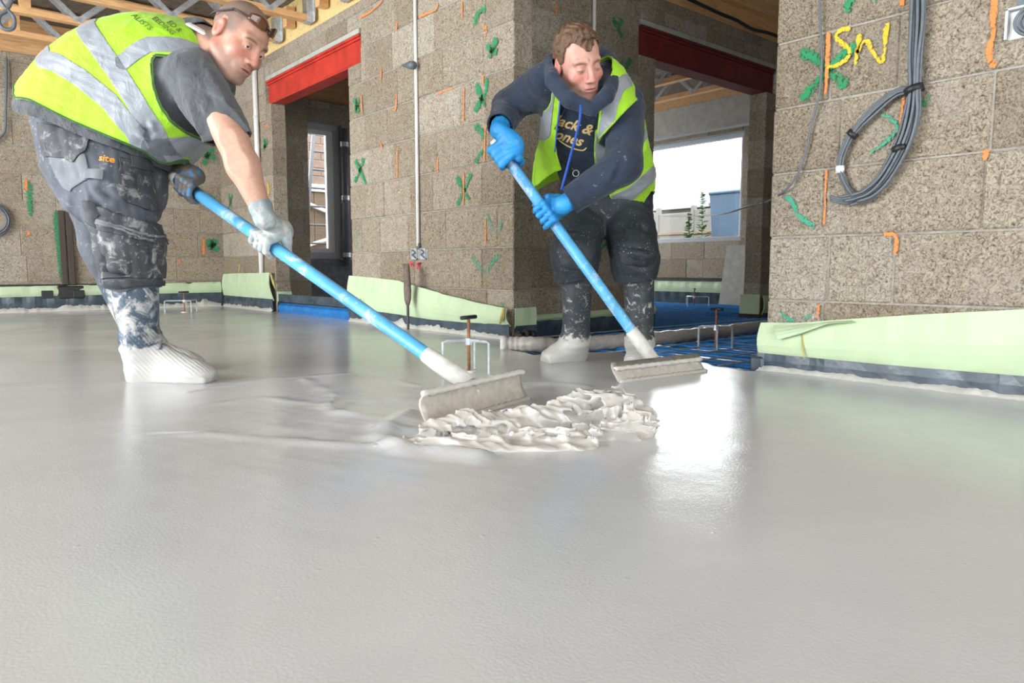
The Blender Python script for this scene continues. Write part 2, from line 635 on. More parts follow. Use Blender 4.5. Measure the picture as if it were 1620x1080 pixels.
# back wall, carries on behind the doorway with the narrow window
W2 = (3.12, 3.93, 0.50, 2.02)
wall_a = block_wall('wall_back', 'x', YA, YA + 0.3, -3.4, 5.2, openings=[W2], seed=21)
# cross wall with the shaded red beam
D2a, D2b = 4.09, 5.52
wall_e = block_wall('wall_cross', 'x', YE, YE + 0.16, XC + TH, 6.4,
                    openings=[(D2a, D2b, -0.06, BEAM_Z1 + 0.035), (D2a - 0.18, D2a + 0.01, BEAM_Z0, BEAM_Z1 + 0.035), (D2b - 0.01, D2b + 0.14, BEAM_Z0, BEAM_Z1 + 0.035)], seed=31)
# far wall with the wide window
W1 = (4.83, 7.05, 0.72, 1.99)
wall_f = block_wall('wall_far', 'y', XF, XF + 0.3, 3.6, 9.0, openings=[W1], seed=41)
# short return wall inside the left doorway
wall_g = block_wall('wall_return', 'x', 7.0, 7.14, XC + TH, 3.20, seed=51)
# hidden outer walls that close the rooms beyond
for nm, lo, hi in (('wall_corridor', (XC + TH, 1.1, -0.06), (7.9, 1.3, 2.56)), ('wall_corridor_end', (6.4, 1.3, -0.06), (6.6, 3.6, 2.56)), ('wall_far_side', (6.4, 3.3, -0.06), (7.6, 3.5, 2.56)),
                   ('wall_far_end', (5.2, 9.0, -0.06), (7.9, 9.2, 2.56)), ('wall_link', (5.2, YA, -0.06), (5.4, 9.0, 2.56))):
    o = MB().box(lo, hi).build(nm, 'mortar'); o['kind'] = 'structure'
# walls out of the picture, with tall openings for daylight
wall_l = MB()
for y0, y1, z0, z1 in ((-3.4, 0.8, -0.06, 2.25), (6.2, YA, -0.06, 2.25), (0.8, 6.2, 2.15, 2.25), (0.8, 6.2, -0.06, 0.2)):
    wall_l.box((-3.6, y0, z0), (-3.4, y1, z1))
wall_l = wall_l.build('wall_left', 'mortar'); wall_l['kind'] = 'structure'
wall_r = MB()
for x0, x1, z0, z1 in ((-3.4, -2.6, -0.06, 2.25), (1.6, XC, -0.06, 2.25), (-2.6, 1.6, 2.15, 2.25), (-2.6, 1.6, -0.06, 0.05)):
    wall_r.box((x0, -3.6, z0), (x1, -3.4, z1))
wall_r = wall_r.build('wall_rear', 'mortar'); wall_r['kind'] = 'structure'

# concrete pads over the beams
for nm, lo, hi, par in (('concrete_pad', (XC - 0.004, D1a - 0.18, BEAM_Z1), (XC + TH, D1b + 0.09, BEAM_Z1 + 0.034), wall_c),
                        ('concrete_pad', (D2a - 0.17, YE - 0.004, BEAM_Z1), (D2b + 0.13, YE + 0.16, BEAM_Z1 + 0.034), wall_e)):
    MB().bbox(lo, hi, 0.004).build(nm, 'lintel', par)


def steel_beam(name, axis, s0, s1, face, depth, label, mat='red'):
    t = empty(name, (face, (s0 + s1) / 2, BEAM_Z0) if axis == 'y' else ((s0 + s1) / 2, face, BEAM_Z0))
    tag(t, label, 'steel beam')
    h = BEAM_Z1 - BEAM_Z0
    hl = (s1 - s0) / 2

    def part(nm, d0, d1, z0, z1):
        lo, hi = ((d0, -hl, z0), (d1, hl, z1)) if axis == 'y' else ((-hl, d0, z0), (hl, d1, z1))
        MB().bbox(lo, hi, 0.003).build(nm, mat, t)
    part('top_flange', 0.002, depth, h - 0.018, h - 0.001)
    part('top_flange_lip', 0.012, 0.03, h - 0.036, h - 0.018)
    part('bottom_flange', 0.022, depth, 0.001, 0.016)
    part('web', 0.026, 0.045, 0.016, h - 0.018)
    return t


steel_beam('steel_beam', 'y', D1a - 0.175, D1b + 0.085, XC - 0.002, TH, 'bright red painted steel beam over the left doorway')
steel_beam('steel_beam', 'x', D2a - 0.165, D2b + 0.125, YE - 0.002, 0.16, 'shaded red steel beam over the opening behind the man in the hoodie', 'red_shaded')

# ------------------------------------------------------------------ floors
_front_y = np.array([0.5, 1.30, 1.40, 1.50, 1.72, 2.12, 2.27, 2.40, 2.62, 2.75, 2.90, 3.0, 3.1])
_front_x = np.array([2.75, 2.75, 2.50, 2.44, 2.50, 2.50, 2.47, 2.16, 2.20, 2.30, 2.5, 2.75, 2.75])


def grid_axis(a, b, fine0, fine1, df, dc):
    s = list(np.arange(a, fine0, dc)) + list(np.arange(fine0, fine1, df)) + list(np.arange(fine1, b + 1e-6, dc))
    return np.array(s)


def sines(P, seed, freq, octs=3):
    """cheap smooth noise from warped sines, roughly -1..1"""
    r = np.random.default_rng(seed)
    out = np.zeros(P.shape[:-1])
    amp, tot = 1.0, 0.0
    Q = P * freq
    for o in range(octs):
        A = r.normal(size=(3, P.shape[-1])); A /= np.linalg.norm(A, axis=1)[:, None]
        ph = r.uniform(0, 6.28, 3)
        w = np.sin(Q @ A[2] * 0.7 + ph[2])
        out += amp * np.sin(Q @ A[0] + ph[0] + 1.3 * w) * np.cos(Q @ A[1] + ph[1] - 1.1 * w)
        tot += amp
        amp *= 0.55; Q = Q * 2.07
    return out / tot * 1.6


def screed_floor():
    xs = grid_axis(-3.4, 2.72, 0.30, 2.72, 0.0125, 0.10)
    ys = grid_axis(-3.4, YA, 0.7, 3.2, 0.0125, 0.08)
    X, Y = np.meshgrid(xs, ys, indexing='ij')
    P = np.stack([X, Y], -1)
    Z = 0.0006 * sines(P, 1, 6, 3)
    # trowel ridges left by the squeegee
    def ridge(pts, h, w, wob):
        nonlocal Z
        pts = [onz(*p)[:2] for p in pts]
        D = np.full(X.shape, 9.0); S = np.zeros(X.shape); s0 = 0.0
        for a, b in zip(pts, pts[1:]):
            ab = b - a; l = np.linalg.norm(ab)
            t = np.clip(((P - a) @ ab) / (l * l), 0, 1)
            d = np.linalg.norm(P - a - t[..., None] * ab, axis=-1)
            S = np.where(d < D, s0 + t * l, S); D = np.minimum(D, d); s0 += l
        Dn = D + wob * sines(P, 9, 30, 2)
        Z += h * np.exp(-(Dn / w) ** 2) * (0.75 + 0.5 * sines(P, 4, 14, 2))
    ridge([(215, 690), (330, 686), (430, 694), (520, 702), (640, 708)], 0.004, 0.022, 0.008)
    ridge([(330, 640), (420, 630), (520, 642), (580, 665), (650, 680)], 0.004, 0.03, 0.012)
    ridge([(480, 600), (530, 625), (520, 650), (600, 660)], 0.004, 0.022, 0.012)
    ridge([(300, 620), (420, 600), (560, 590), (660, 610)], 0.004, 0.02, 0.01)
    ridge([(830, 610), (870, 606), (920, 612)], 0.010, 0.03, 0.008)
    ridge([(640, 655), (600, 690), (640, 712), (760, 722)], 0.012, 0.03, 0.01)
    near = np.exp(-(((X - 0.95) ** 2 + (Y - 1.55) ** 2) / 0.35))
    Z += near * 0.0015 * sines(P, 15, 24, 4)
    # edge of the pour at the opening
    xb = np.interp(Y, _front_y, _front_x) + 0.03 * sines(P, 6, 9, 3)
    e = np.clip((X - xb) / 0.07, 0, 1)
    Z -= 0.085 * e * e * (3 - 2 * e)
    n, m = X.shape
    V = np.stack([X, Y, Z], -1).reshape(-1, 3)
    i = np.arange(n * m).reshape(n, m)
    F = np.stack([i[:-1, :-1], i[1:, :-1], i[1:, 1:], i[:-1, 1:]], -1).reshape(-1, 4)
    zmax = V[:, 2][F].max(axis=1)
    F = F[zmax > -0.08]
    o = mesh_obj('floor', V, F, 'screed', smooth=True)
    o['kind'] = 'structure'
    return o


screed_floor()
sub = MB().box((2.1, 1.3, SUB - 0.05), (XF, 9.0, SUB)).build('floor_film', 'film'); sub['kind'] = 'structure'
base = MB().box((-3.4, -3.4, -0.14), (2.1, YA, -0.09)).build('floor_base', 'mortar'); base['kind'] = 'structure'

# ------------------------------------------------------------------ ceiling
dk = MB().box((-3.6, -3.6, 2.56), (XF + 0.3, 9.0, 2.60)).build('ceiling', 'deck'); dk['kind'] = 'structure'
rim_c = MB().bbox((XC + 0.02, 3.02, ZTOP), (XC + 0.06, YA, 2.56), 0.003).build('trim_1', 'osb'); rim_c['kind'] = 'structure'
rim_e = MB().bbox((XC + TH, YE + 0.005, ZTOP), (6.4, YE + 0.05, 2.40), 0.003).build('trim_2', 'joist'); rim_e['kind'] = 'structure'
rim_e2 = MB().bbox((XC + TH, YE - 0.06, 2.40), (6.4, YE + 0.05, 2.56), 0.003).build('trim_3', 'joist'); rim_e2['kind'] = 'structure'
rim_d = MB().bbox((XC + 0.02, -3.4, ZTOP), (XC + 0.06, 1.495, 2.56), 0.003).build('trim_4', 'osb'); rim_d['kind'] = 'structure'
rim_f = MB().bbox((XF + 0.02, 3.5, ZTOP), (XF + 0.06, 9.0, 2.56), 0.003).build('trim_7', 'joist'); rim_f['kind'] = 'structure'
rim_a = MB().bbox((-3.4, YA + 0.09, ZTOP), (5.2, YA + 0.13, 2.56), 0.003).build('trim_5', 'joist'); rim_a['kind'] = 'structure'


def web_joist(length):
    """open-web floor joist, local x along its length, z = 0 at the underside"""
    t = empty('web_joist')
    MB().bbox((0, -0.036, 0), (length, 0.036, 0.047), 0.002).build('bottom_chord', 'joist', t)
    MB().bbox((0, -0.036, 0.205), (length, 0.036, 0.252), 0.002).build('top_chord', 'joist', t)
    n = int(length / 0.52)
    proto = None
    for sgn in (-1, 1):
        for k in range(n):
            x = 0.12 + k * 0.52
            if proto is None:
                mb = MB()
                for (xa, za, xb, zb) in ((0, 0.235, 0.24, 0.02), (0.24, 0.02, 0.48, 0.235)):
                    d = np.array([xb - xa, 0, zb - za]); d /= np.linalg.norm(d)
                    nn = np.array([-d[2], 0, d[0]]) * 0.019
                    A, Bp = np.array([xa, 0, za]), np.array([xb, 0, zb])
                    V = [A - nn, Bp - nn, Bp + nn, A + nn]
                    V = V + [v + np.array([0, 0.002, 0]) for v in V]
                    mb.add(V, [(0, 1, 2, 3), (7, 6, 5, 4), (0, 4, 5, 1), (1, 5, 6, 2), (2, 6, 7, 3), (3, 7, 4, 0)])
                proto = mb.build('metal_web', 'galv', t)
                proto.location = (x, sgn * 0.0375, 0)
            else:
                c = proto.copy(); COL.objects.link(c); c.parent = t
                c.location = (x, sgn * 0.0375, 0)
    for xb in (length - 1.72,):
        MB().bbox((xb, -0.036, 0.047), (xb + 0.075, 0.036, 0.205), 0.002).build('blocking', 'joist', t)
    return t


def hanger():
    mb = MB()
    mb.box((-0.05, -0.042, -0.004), (0.0, 0.042, 0.0))
    mb.box((-0.05, -0.042, 0), (0.0, -0.0385, 0.2))
    mb.box((-0.05, 0.0385, 0), (0.0, 0.042, 0.2))
    mb.box((-0.004, -0.075, 0.0), (-0.001, -0.04, 0.24))
    mb.box((-0.004, 0.04, 0.0), (-0.001, 0.075, 0.24))
    return mb


JY = [7.32, 6.66, 6.06, 5.44, 4.82, 4.20]
ords = ['nearest the back wall', 'second from the back wall', 'third from the back wall', 'fourth from the back wall', 'fifth from the back wall', 'sixth from the back wall']
j0 = None
for k, y in enumerate(JY):
    if j0 is None:
        j0 = web_joist(5.86); j = j0
        h0 = hanger().build('hanger', 'galv', j); h0.location = (5.90, 0, -0.002)
    else:
        j = copy_tree(j0)
    j.location = (-3.36, y, 2.285)
    tag(j, 'open metal-web timber joist over the left of the room, ' + ords[k], 'joist', 'ceiling joists of the main room')
# joists of the room with the far window run the other way
j1 = None
for k, x in enumerate((4.35, 4.95, 5.55, 6.15, 6.75)):
    if j1 is None:
        j1 = web_joist(5.2); j = j1
    else:
        j = copy_tree(j1)
    j.location = (x, 3.50, 2.285); j.rotation_euler = (0, 0, math.pi / 2)
    tag(j, 'metal-web joist seen through the shaded red beam opening, %s from the left' % ['first', 'second', 'third', 'fourth', 'fifth'][k], 'joist', 'ceiling joists of the far room')
lin = MB().bbox((6.98, 3.46, 1.93), (7.10, 9.0, 2.25), 0.004).build('trim_6', 'lintel'); lin['kind'] = 'structure'
# joists in the room behind the left doorway
j2 = None
for k, y in enumerate((5.2, 5.8, 6.4)):
    if j2 is None:
        j2 = web_joist(1.5); j = j2
    else:
        j = copy_tree(j2)
    j.location = (XC + TH + 0.01, y, 2.285)
    tag(j, 'short open-web joist above the left doorway room, %s one' % ['nearest', 'middle', 'farthest'][k], 'joist', 'joists behind the left doorway')


# ------------------------------------------------------------------ windows
def window(name, axis, s0, s1, z0, z1, d0, d1, mull=(), fw=0.075, sash=0.05):
    """frame in an opening; axis = running axis"""
    t = empty(name); t['kind'] = 'structure'
    def b(nm, a0, a1, c0, c1, dd0, dd1, mat, bev=0.004):
        lo, hi = ((a0, dd0, c0), (a1, dd1, c1)) if axis == 'x' else ((dd0, a0, c0), (dd1, a1, c1))
        return MB().bbox(lo, hi, bev).build(nm, mat, t)
    fm = 'grey_frame'
    b('head', s0, s1, z1 - fw, z1, d0, d1, fm); b('sill_rail', s0, s1, z0, z0 + fw, d0, d1, fm)
    b('jamb', s0, s0 + fw, z0 + fw, z1 - fw, d0, d1, fm); b('jamb', s1 - fw, s1, z0 + fw, z1 - fw, d0, d1, fm)
    edges = [s0 + fw] + [m for m in mull] + [s1 - fw]
    for m in mull:
        b('mullion', m - 0.035, m + 0.035, z0 + fw, z1 - fw, d0, d1, 'white_pvc')
    for a, c in zip(edges, edges[1:]):
        dm0, dm1 = d0 + 0.012, d1 - 0.012
        b('sash_stile', a, a + sash, z0 + fw, z1 - fw, dm0, dm1, 'white_pvc'); b('sash_stile', c - sash, c, z0 + fw, z1 - fw, dm0, dm1, 'white_pvc')
        b('sash_rail', a + sash, c - sash, z0 + fw, z0 + fw + sash * 0.6, dm0, dm1, 'white_pvc'); b('sash_rail', a + sash, c - sash, z1 - fw - sash * 0.6, z1 - fw, dm0, dm1, 'white_pvc')
        dm = (d0 + d1) / 2
        b('pane', a + sash * 0.9, c - sash * 0.9, z0 + fw + sash * 0.5, z1 - fw - sash * 0.5, dm - 0.003, dm + 0.003, 'glass', 0.001)
    return t


window('window_1', 'y', W1[0], W1[1], W1[2], W1[3], XF + 0.06, XF + 0.13, fw=0.05, sash=0.012)
window('window_2', 'x', W2[0], W2[1], W2[2], W2[3], YA + 0.07, YA + 0.15, fw=0.07, sash=0.085)

# ------------------------------------------------------------------ outside, seen through the windows
M['grass'] = simple('outdoor_ground', (0.07, 0.075, 0.05), 0.95, var=0.3, scale=3)
M['slate'] = simple('roof_slate', (0.07, 0.075, 0.085), 0.8, var=0.12, scale=3)
M['render'] = simple('cream_render', (0.115, 0.11, 0.10), 0.9, var=0.06, scale=2)
M['fence'] = mat_wood('fence_timber', (0.08, 0.05, 0.03), (0.12, 0.08, 0.05))
M['brickred'] = simple('brick_wall', (0.14, 0.095, 0.075), 0.9, var=0.2, scale=14)
M['bin'] = simple('blue_bin_plastic', (0.04, 0.075, 0.12), 0.5, var=0.08)
M['leaf'] = simple('leaf_green', (0.045, 0.11, 0.02), 0.6, var=0.3)
M['alu'] = simple('ladder_aluminium', (0.06, 0.065, 0.075), 0.4, metal=0.0, var=0.1)
g = MB().box((XF + 0.3, 0, -0.35), (40, 40, -0.25)).build('ground', 'grass'); g['kind'] = 'structure'
g = MB().box((-10, 9.0, -0.36), (XF + 0.3, 40, -0.26)).build('ground_rear', 'grass'); g['kind'] = 'structure'

# house with slate roof
hs = empty('house', (19.5, 12.0, 0.45))
MB().bbox((0, -8, 0), (6, 8, 1.9), 0.02).build('wall', 'render', hs)
MB().prism([(-0.4, 1.85), (3.0, 2.95), (6.4, 1.85)], 1, -8.3, 8.3).build('roof', 'slate', hs)
for k in range(3):
    f = MB().bbox((-0.05, -6 + 4 * k, 0.7), (0.0, -4.8 + 4 * k, 1.6), 0.01).build('window', 'white_pvc', hs)
MB().tube([(-0.42, 1.2, 1.9), (2.9, 1.2, 2.97)], 0.06, 6).build('roof_verge', 'render', hs)
tag(hs, 'neighbouring house with grey slate roof outside the far window', 'house')
# garden wall of pale panels
gt_ = MB().box((9.8, 0, -0.25), (40, 40, 0.62)).build('ground_terrace', 'grass'); gt_['kind'] = 'structure'
gw = empty('garden_wall', (13.8, 9, 0.62))
for k in range(10):
    MB().bbox((0, -5 + k, 0), (0.1, -4.02 + k, 1.05 + 0.05 * (k % 2)), 0.01).build('panel', 'render', gw)
    MB().bbox((-0.03, -5.04 + k, 0), (0.11, -4.96 + k, 1.2), 0.01).build('post', 'render', gw)
MB().bbox((-0.04, -5, 0.55), (0.0, 5, 0.62), 0.01).build('rail', 'fence', gw)
tag(gw, 'pale panelled garden wall outside the far window', 'garden wall')
# blue wheelie bin
p = onX(1162, 330, 10.8)
bn = empty('wheelie_bin', (10.8, p[1], 0.62))
MB().add([(-.25, -.24, .06), (.25, -.24, .06), (.25, .24, .06), (-.25, .24, .06), (-.3, -.29, 1.0), (.32, -.29, 1.0), (.32, .29, 1.0), (-.3, .29, 1.0)],
         [(0, 3, 2, 1), (4, 5, 6, 7), (0, 1, 5, 4), (1, 2, 6, 5), (2, 3, 7, 6), (3, 0, 4, 7)]).build('body', 'bin', bn)
MB().bbox((-.33, -.31, 1.0), (.38, .31, 1.06), 0.02).build('lid', 'bin', bn)
MB().tube([(.40, -.25, .97), (.40, .25, .97)], .02, 8).build('handle', 'black', bn)
for s in (-.25, .25):
    MB().tube([(.24, s - .03, .08), (.24, s + .03, .08)], .09, 14).build('wheel', 'black', bn)
tag(bn, 'blue wheelie bin outside the right of the far window', 'bin')


def leafy(name, loc, h, spread, n, label):
    t = empty(name, loc)
    r = random.Random(3)
    MB().tube([(0, 0, 0), (0.02, 0.01, h * 0.5), (0, 0.02, h)], [0.012, 0.009, 0.004], 6).build('stem', 'leaf', t)
    mb = MB()
    for k in range(n):
        z = h * r.uniform(0.2, 1); a = r.uniform(0, 6.28); rad = spread * (1.15 - z / h) * r.uniform(.5, 1)
        c = np.array([0, 0, z]); d = np.array([math.cos(a), math.sin(a), r.uniform(-.2, .5)])
        s = np.cross(d, (0, 0, 1)) * 0.05
        mb.add([c, c + d * rad * .6 + s, c + d * rad * 1.1, c + d * rad * .6 - s], [(0, 1, 2, 3)])
    o = mb.build('foliage', 'leaf', t, fix=False); o['kind'] = 'stuff'
    tag(t, label, 'shrub')


p = onX(1090, 365, 10.2)
leafy('shrub', (10.2, p[1], 0.62), 0.72, 0.2, 150, 'small green shrub outside the far window')
p = onX(1112, 312, 13.3)
leafy('shrub', (13.3, p[1], 0.62), 1.45, 0.28, 150, 'slender green shrub before the garden wall outside the far window')
# outside the narrow window: boarded fence, brick wall, ladder
fc = empty('timber_fence', (5.2, 11.2, -0.26))
for k in range(16):
    MB().bbox((-1.6 + 0.2 * k, 0, 0.0), (-1.405 + 0.2 * k, 0.03, 2.05), 0.006).build('board', 'fence', fc)
MB().bbox((-1.6, -0.04, 1.9), (1.6, 0.0, 2.02), 0.006).build('rail', 'white_pvc', fc)
MB().bbox((-1.6, -0.04, 0.85), (1.6, 0.0, 0.95), 0.006).build('rail', 'white_pvc', fc)
MB().tube([(-.3, -0.05, 1.75), (0.75, -0.05, 1.4)], .03, 6).build('brace', 'white_pvc', fc)
MB().tube([(-.3, -0.05, 0.98), (0.75, -0.05, 1.3)], .03, 6).build('brace', 'white_pvc', fc)
tag(fc, 'brown boarded fence with pale rails outside the narrow window', 'fence')
bw = empty('brick_house', (6.0, 13.0, -0.26))
mbk = None
for c in range(26):
    for k in range(9):
        if mbk is None:
            mbk = MB().bbox((0, 0, 0), (0.44, 0.1, 0.14), 0.008).build('brick', 'brickred', bw)
            o = mbk
        else:
            o = mbk.copy(); COL.objects.link(o); o.parent = bw
        o.location = (-1.6 + 0.45 * k + (0.225 if c % 2 else 0), 0, 0.15 * c)
MB().box((-1.5, 0.02, 0), (2.6, 0.3, 3.9)).build('wall_core', 'mortar', bw)
tag(bw, 'pinkish brick house wall outside the narrow window', 'house')
ld = empty('ladder', (4.72, 10.2, -0.26))
for s in (0, 0.36):
    MB().tube([(s - .25, 0, 0), (s + .25, .35, 3.2)], .03, 6).build('rail', 'alu', ld)
for k in range(11):
    t = (k + .7) / 11.5
    MB().tube([(-.25 + .5 * t, .35 * t, 3.2 * t), (.11 + .5 * t, .35 * t, 3.2 * t)], .018, 6).build('rung', 'alu', ld)
tag(ld, 'aluminium ladder leaning outside the narrow window', 'ladder')

# ------------------------------------------------------------------ edge insulation strips
def ribbon(name, pts_bottom, pts_top, mat, parent, thick=0.006, n=6, nrm=(-1, 0, 0), belly=0.0):
    """sheet between two polylines (equal length), bowed by belly along nrm, with thickness"""
    nrm = np.array(nrm, float)
    m = len(pts_bottom)
    V, F = [], []
    for side in (0, 1):
        for a, b in zip(pts_bottom, pts_top):
            a = np.array(a, float); b = np.array(b, float)
            for k in range(n + 1):
                t = k / n
                V.append(a + (b - a) * t + nrm * (belly * math.sin(math.pi * t) + thick * side))
    w = n + 1
    off = m * w
    for i in range(m - 1):
        for k in range(n):
            q = (i * w + k, (i + 1) * w + k, (i + 1) * w + k + 1, i * w + k + 1)
            F.append(q[::-1]); F.append(tuple(off + x for x in q))
        for k in (0, n):
            F.append((i * w + k, (i + 1) * w + k, off + (i + 1) * w + k, off + i * w + k))
    for i in (0, m - 1):
        for k in range(n):
            F.append((i * w + k, i * w + k + 1, off + i * w + k + 1, off + i * w + k))
    return MB().add(V, F).build(name, mat, parent, smooth=False)


def splash_bead(pts, parent, seed, h=0.012, w=0.03, nrm=(-1, 0, 0)):
    """ragged lip of screed where it meets the film"""
    r = np.random.default_rng(seed)
    nrm = np.array(nrm, float)
    P = []
    for a, b in zip(pts, pts[1:]):
        a, b = np.array(a, float), np.array(b, float)
        L = np.linalg.norm(b - a); k = max(2, int(L / 0.012))
        for i in range(k):
            P.append(a + (b - a) * i / k)
    V, F = [], []
    sp = 0.0
    for i, p in enumerate(P):
        sp = 0.72 * sp + 0.28 * r.exponential(1.0)
        hh = h * (0.5 + sp * 0.9); ww = w * (0.6 + 0.5 * r.random())
        V += [p + nrm * ww + (0, 0, -0.004), p + nrm * ww * 0.45 + (0, 0, 0.003), p + nrm * 0.004 + (0, 0, hh), p + (0, 0, hh * 0.95), p + (0, 0, -0.01)]
    for i in range(len(P) - 1):
        for k in range(4):
            F.append((5 * i + k, 5 * i + k + 1, 5 * i + 6 + k, 5 * i + 5 + k))
    o = mesh_obj('screed_splash', V, F, 'splash', parent, smooth=True)
    return o


def edge_strip(label, pl, bott, top, film_h, seed, axis='y', face=XC, sgn=-1, belly=0.02, splash=True, zf=0.0, hs=0.012):
    """bott/top: lists of (s, z, offset from wall)"""
    t = empty('edge_insulation_strip', (0, 0, 0))
    tag(t, label, 'insulation strip', 'green edge strips along the walls')
    def W(s, z, off):
        return (face + sgn * off, s, z) if axis == 'y' else (s, face + sgn * off, z)
    def dens(l):
        S = np.array([q[0] for q in l]); o = np.argsort(S); S = S[o]; Q = np.array(l)[o]
        ss = np.arange(S[0], S[-1] + 1e-6, 0.03); 
        if ss[-1] < S[-1] - 1e-4: ss = np.append(ss, S[-1])
        return [(s, np.interp(s, S, Q[:, 1]), np.interp(s, S, Q[:, 2])) for s in ss]
    nrm = (sgn, 0, 0) if axis == 'y' else (0, sgn, 0)
    bd, td = dens(bott), dens(top)
    wav = [0.004 * math.sin(s[0] * 23 + seed) + 0.003 * math.sin(s[0] * 51) for s in td]
    ribbon('foam_sheet', [W(*b) for b in bd], [W(s, z, o + w) for (s, z, o), w in zip(td, wav)], 'green_foam', t, 0.005, 6, nrm, belly)
    fb = [(s, zf - 0.02, o + 0.006) for s, z, o in bd]
    ft = [(s, z + 0.012, o + 0.012 + 0.003 * math.sin(s * 40 + seed)) for s, z, o in bd]
    ribbon('dark_film', [W(*b) for b in fb], [W(*b) for b in ft], 'dpm', t, 0.002, 3, nrm, 0.004)
    if splash:
        splash_bead([W(s, zf, o + 0.010) for s, z, o in bd], t, seed, hs, 0.045, nrm)
    return t, W, nrm


def torn(t, p0, p1, off, w=0.006):
    a, b = np.array(p0, float), np.array(p1, float)
    MB().tube([a, (a + b) / 2 + np.array(off), b], [w * 0.6, w, w * 0.3], 6).build('torn_edge', 'green_in', t)


# right wall
t, W, nrm = edge_strip('long pale green foam strip at the foot of the right wall with the cables', None,
                       [(-3.3, 0.055, 0.03), (0.0, 0.055, 0.03), (0.63, 0.058, 0.035), (1.0, 0.052, 0.035), (1.50, 0.05, 0.03)],
                       [(-3.3, 0.27, 0.05), (0.0, 0.275, 0.05), (0.63, 0.268, 0.055), (0.95, 0.235, 0.045), (1.2, 0.205, 0.035), (1.35, 0.185, 0.025), (1.50, 0.178, 0.02)], 0.05, 3)
q0, q1 = onX(1268, 528, XC - 0.055), onX(1272, 568, XC - 0.06)
torn(t, q0, q1, (0, 0, 0), 0.005)
fl = [onX(*q, XC - 0.07) for q in ((1232, 537), (1268, 527), (1310, 512), (1350, 509))]
ft = [onX(*q, XC - 0.03) for q in ((1225, 514), (1268, 512), (1310, 508), (1350, 506))]
ribbon('folded_flap', fl, ft, 'green_foam', t, 0.004, 4, (-1, 0, 0), 0.01)
MB().bbox((XC - 0.052, 1.47, -0.02), (XC - 0.006, 1.53, 0.05), 0.01).build('dark_film', 'dpm', t)
# middle wall, right of the left doorway
t, W, nrm = edge_strip('pale green foam strip curling off the middle wall below the twin sockets', None,
                       [(3.0, 0.07, 0.03), (3.4, 0.058, 0.03), (3.8, 0.056, 0.03), (4.2, 0.07, 0.03), (4.86, 0.085, 0.03)],
                       [(3.0, 0.168, 0.05), (3.12, 0.178, 0.05), (3.3, 0.195, 0.05), (3.6, 0.232, 0.06), (3.85, 0.268, 0.055), (4.0, 0.285, 0.05), (4.15, 0.305, 0.03), (4.5, 0.322, 0.02), (4.86, 0.335, 0.03)], 0.05, 8, hs=0.02)
q0, q1 = onX(797, 488, XC - 0.07), onX(790, 513, XC - 0.07)
torn(t, q0, q1, (-0.01, -0.02, 0), 0.014)
q0, q1 = onX(570, 472, XC - 0.07), onX(574, 486, XC - 0.07)
torn(t, q0, q1, (0, 0, 0), 0.006)
# its short piece round the wall end
t, W, nrm = edge_strip('short pale green foam piece wrapped round the end of the middle wall', None,
                       [(XC, 0.06, 0.01), (XC + TH + 0.02, 0.06, 0.01)], [(XC, 0.168, 0.012), (XC + TH + 0.02, 0.172, 0.012)], 0.05, 5, axis='x', face=3.02, splash=False, belly=0.004, zf=SUB)
for k in range(3):
    MB().bbox((XC - 0.03 + 0.05 * k, 2.93, SUB), (XC + 0.005 + 0.05 * k, 2.985, 0.045 + 0.01 * (k % 2)), 0.012).build('black_clip', 'black', t)
# left end of the middle wall, corner with the back wall
t, W, nrm = edge_strip('pale green foam strip left of the doorway at the back corner', None,
                       [(D1b, 0.10, 0.02), (6.9, 0.10, 0.02), (YA - 0.05, 0.10, 0.02)],
                       [(D1b, 0.352, 0.05), (6.7, 0.345, 0.03), (7.3, 0.34, 0.02), (YA - 0.05, 0.33, 0.02)], 0.06, 12, hs=0.02)
q0, q1 = onX(428, 432, XC - 0.07), onX(436, 458, XC - 0.06)
torn(t, q0, q1, (0, 0, 0), 0.014)
q0, q1 = onX(380, 418, XC - 0.06), onX(378, 432, XC - 0.06)
torn(t, q0, q1, (0, 0, 0), 0.01)
t, W, nrm = edge_strip('pale green foam strip in the reveal of the left doorway', None,
                       [(XC, 0.08, 0.01), (XC + TH, 0.08, 0.01)], [(XC, 0.18, 0.012), (XC + TH, 0.18, 0.012)], 0.05, 5, axis='x', face=D1b, splash=False, belly=0.004)
# back wall
t, W, nrm = edge_strip('long pale green foam strip along the back wall behind the bending man', None,
                       [(-3.3, 0.12, 0.03), (0.6, 0.125, 0.03), (1.6, 0.13, 0.03), (2.5, 0.13, 0.03)],
                       [(-3.3, 0.225, 0.03), (0.6, 0.228, 0.03), (1.6, 0.238, 0.03), (2.5, 0.25, 0.03)], 0.09, 17, axis='x', face=YA, hs=0.03)
MB().bbox((-3.3, YA - 0.035, 0.228), (2.5, YA - 0.005, 0.246), 0.004).build('top_lip', 'black', t)
for px in (75, 125):
    q = onY(px, 470, YA - 0.05)
    MB().bbox((q[0] - 0.045, YA - 0.065, 0.12), (q[0] + 0.045, YA - 0.04, 0.19), 0.005).build('black_tape', 'black', t)
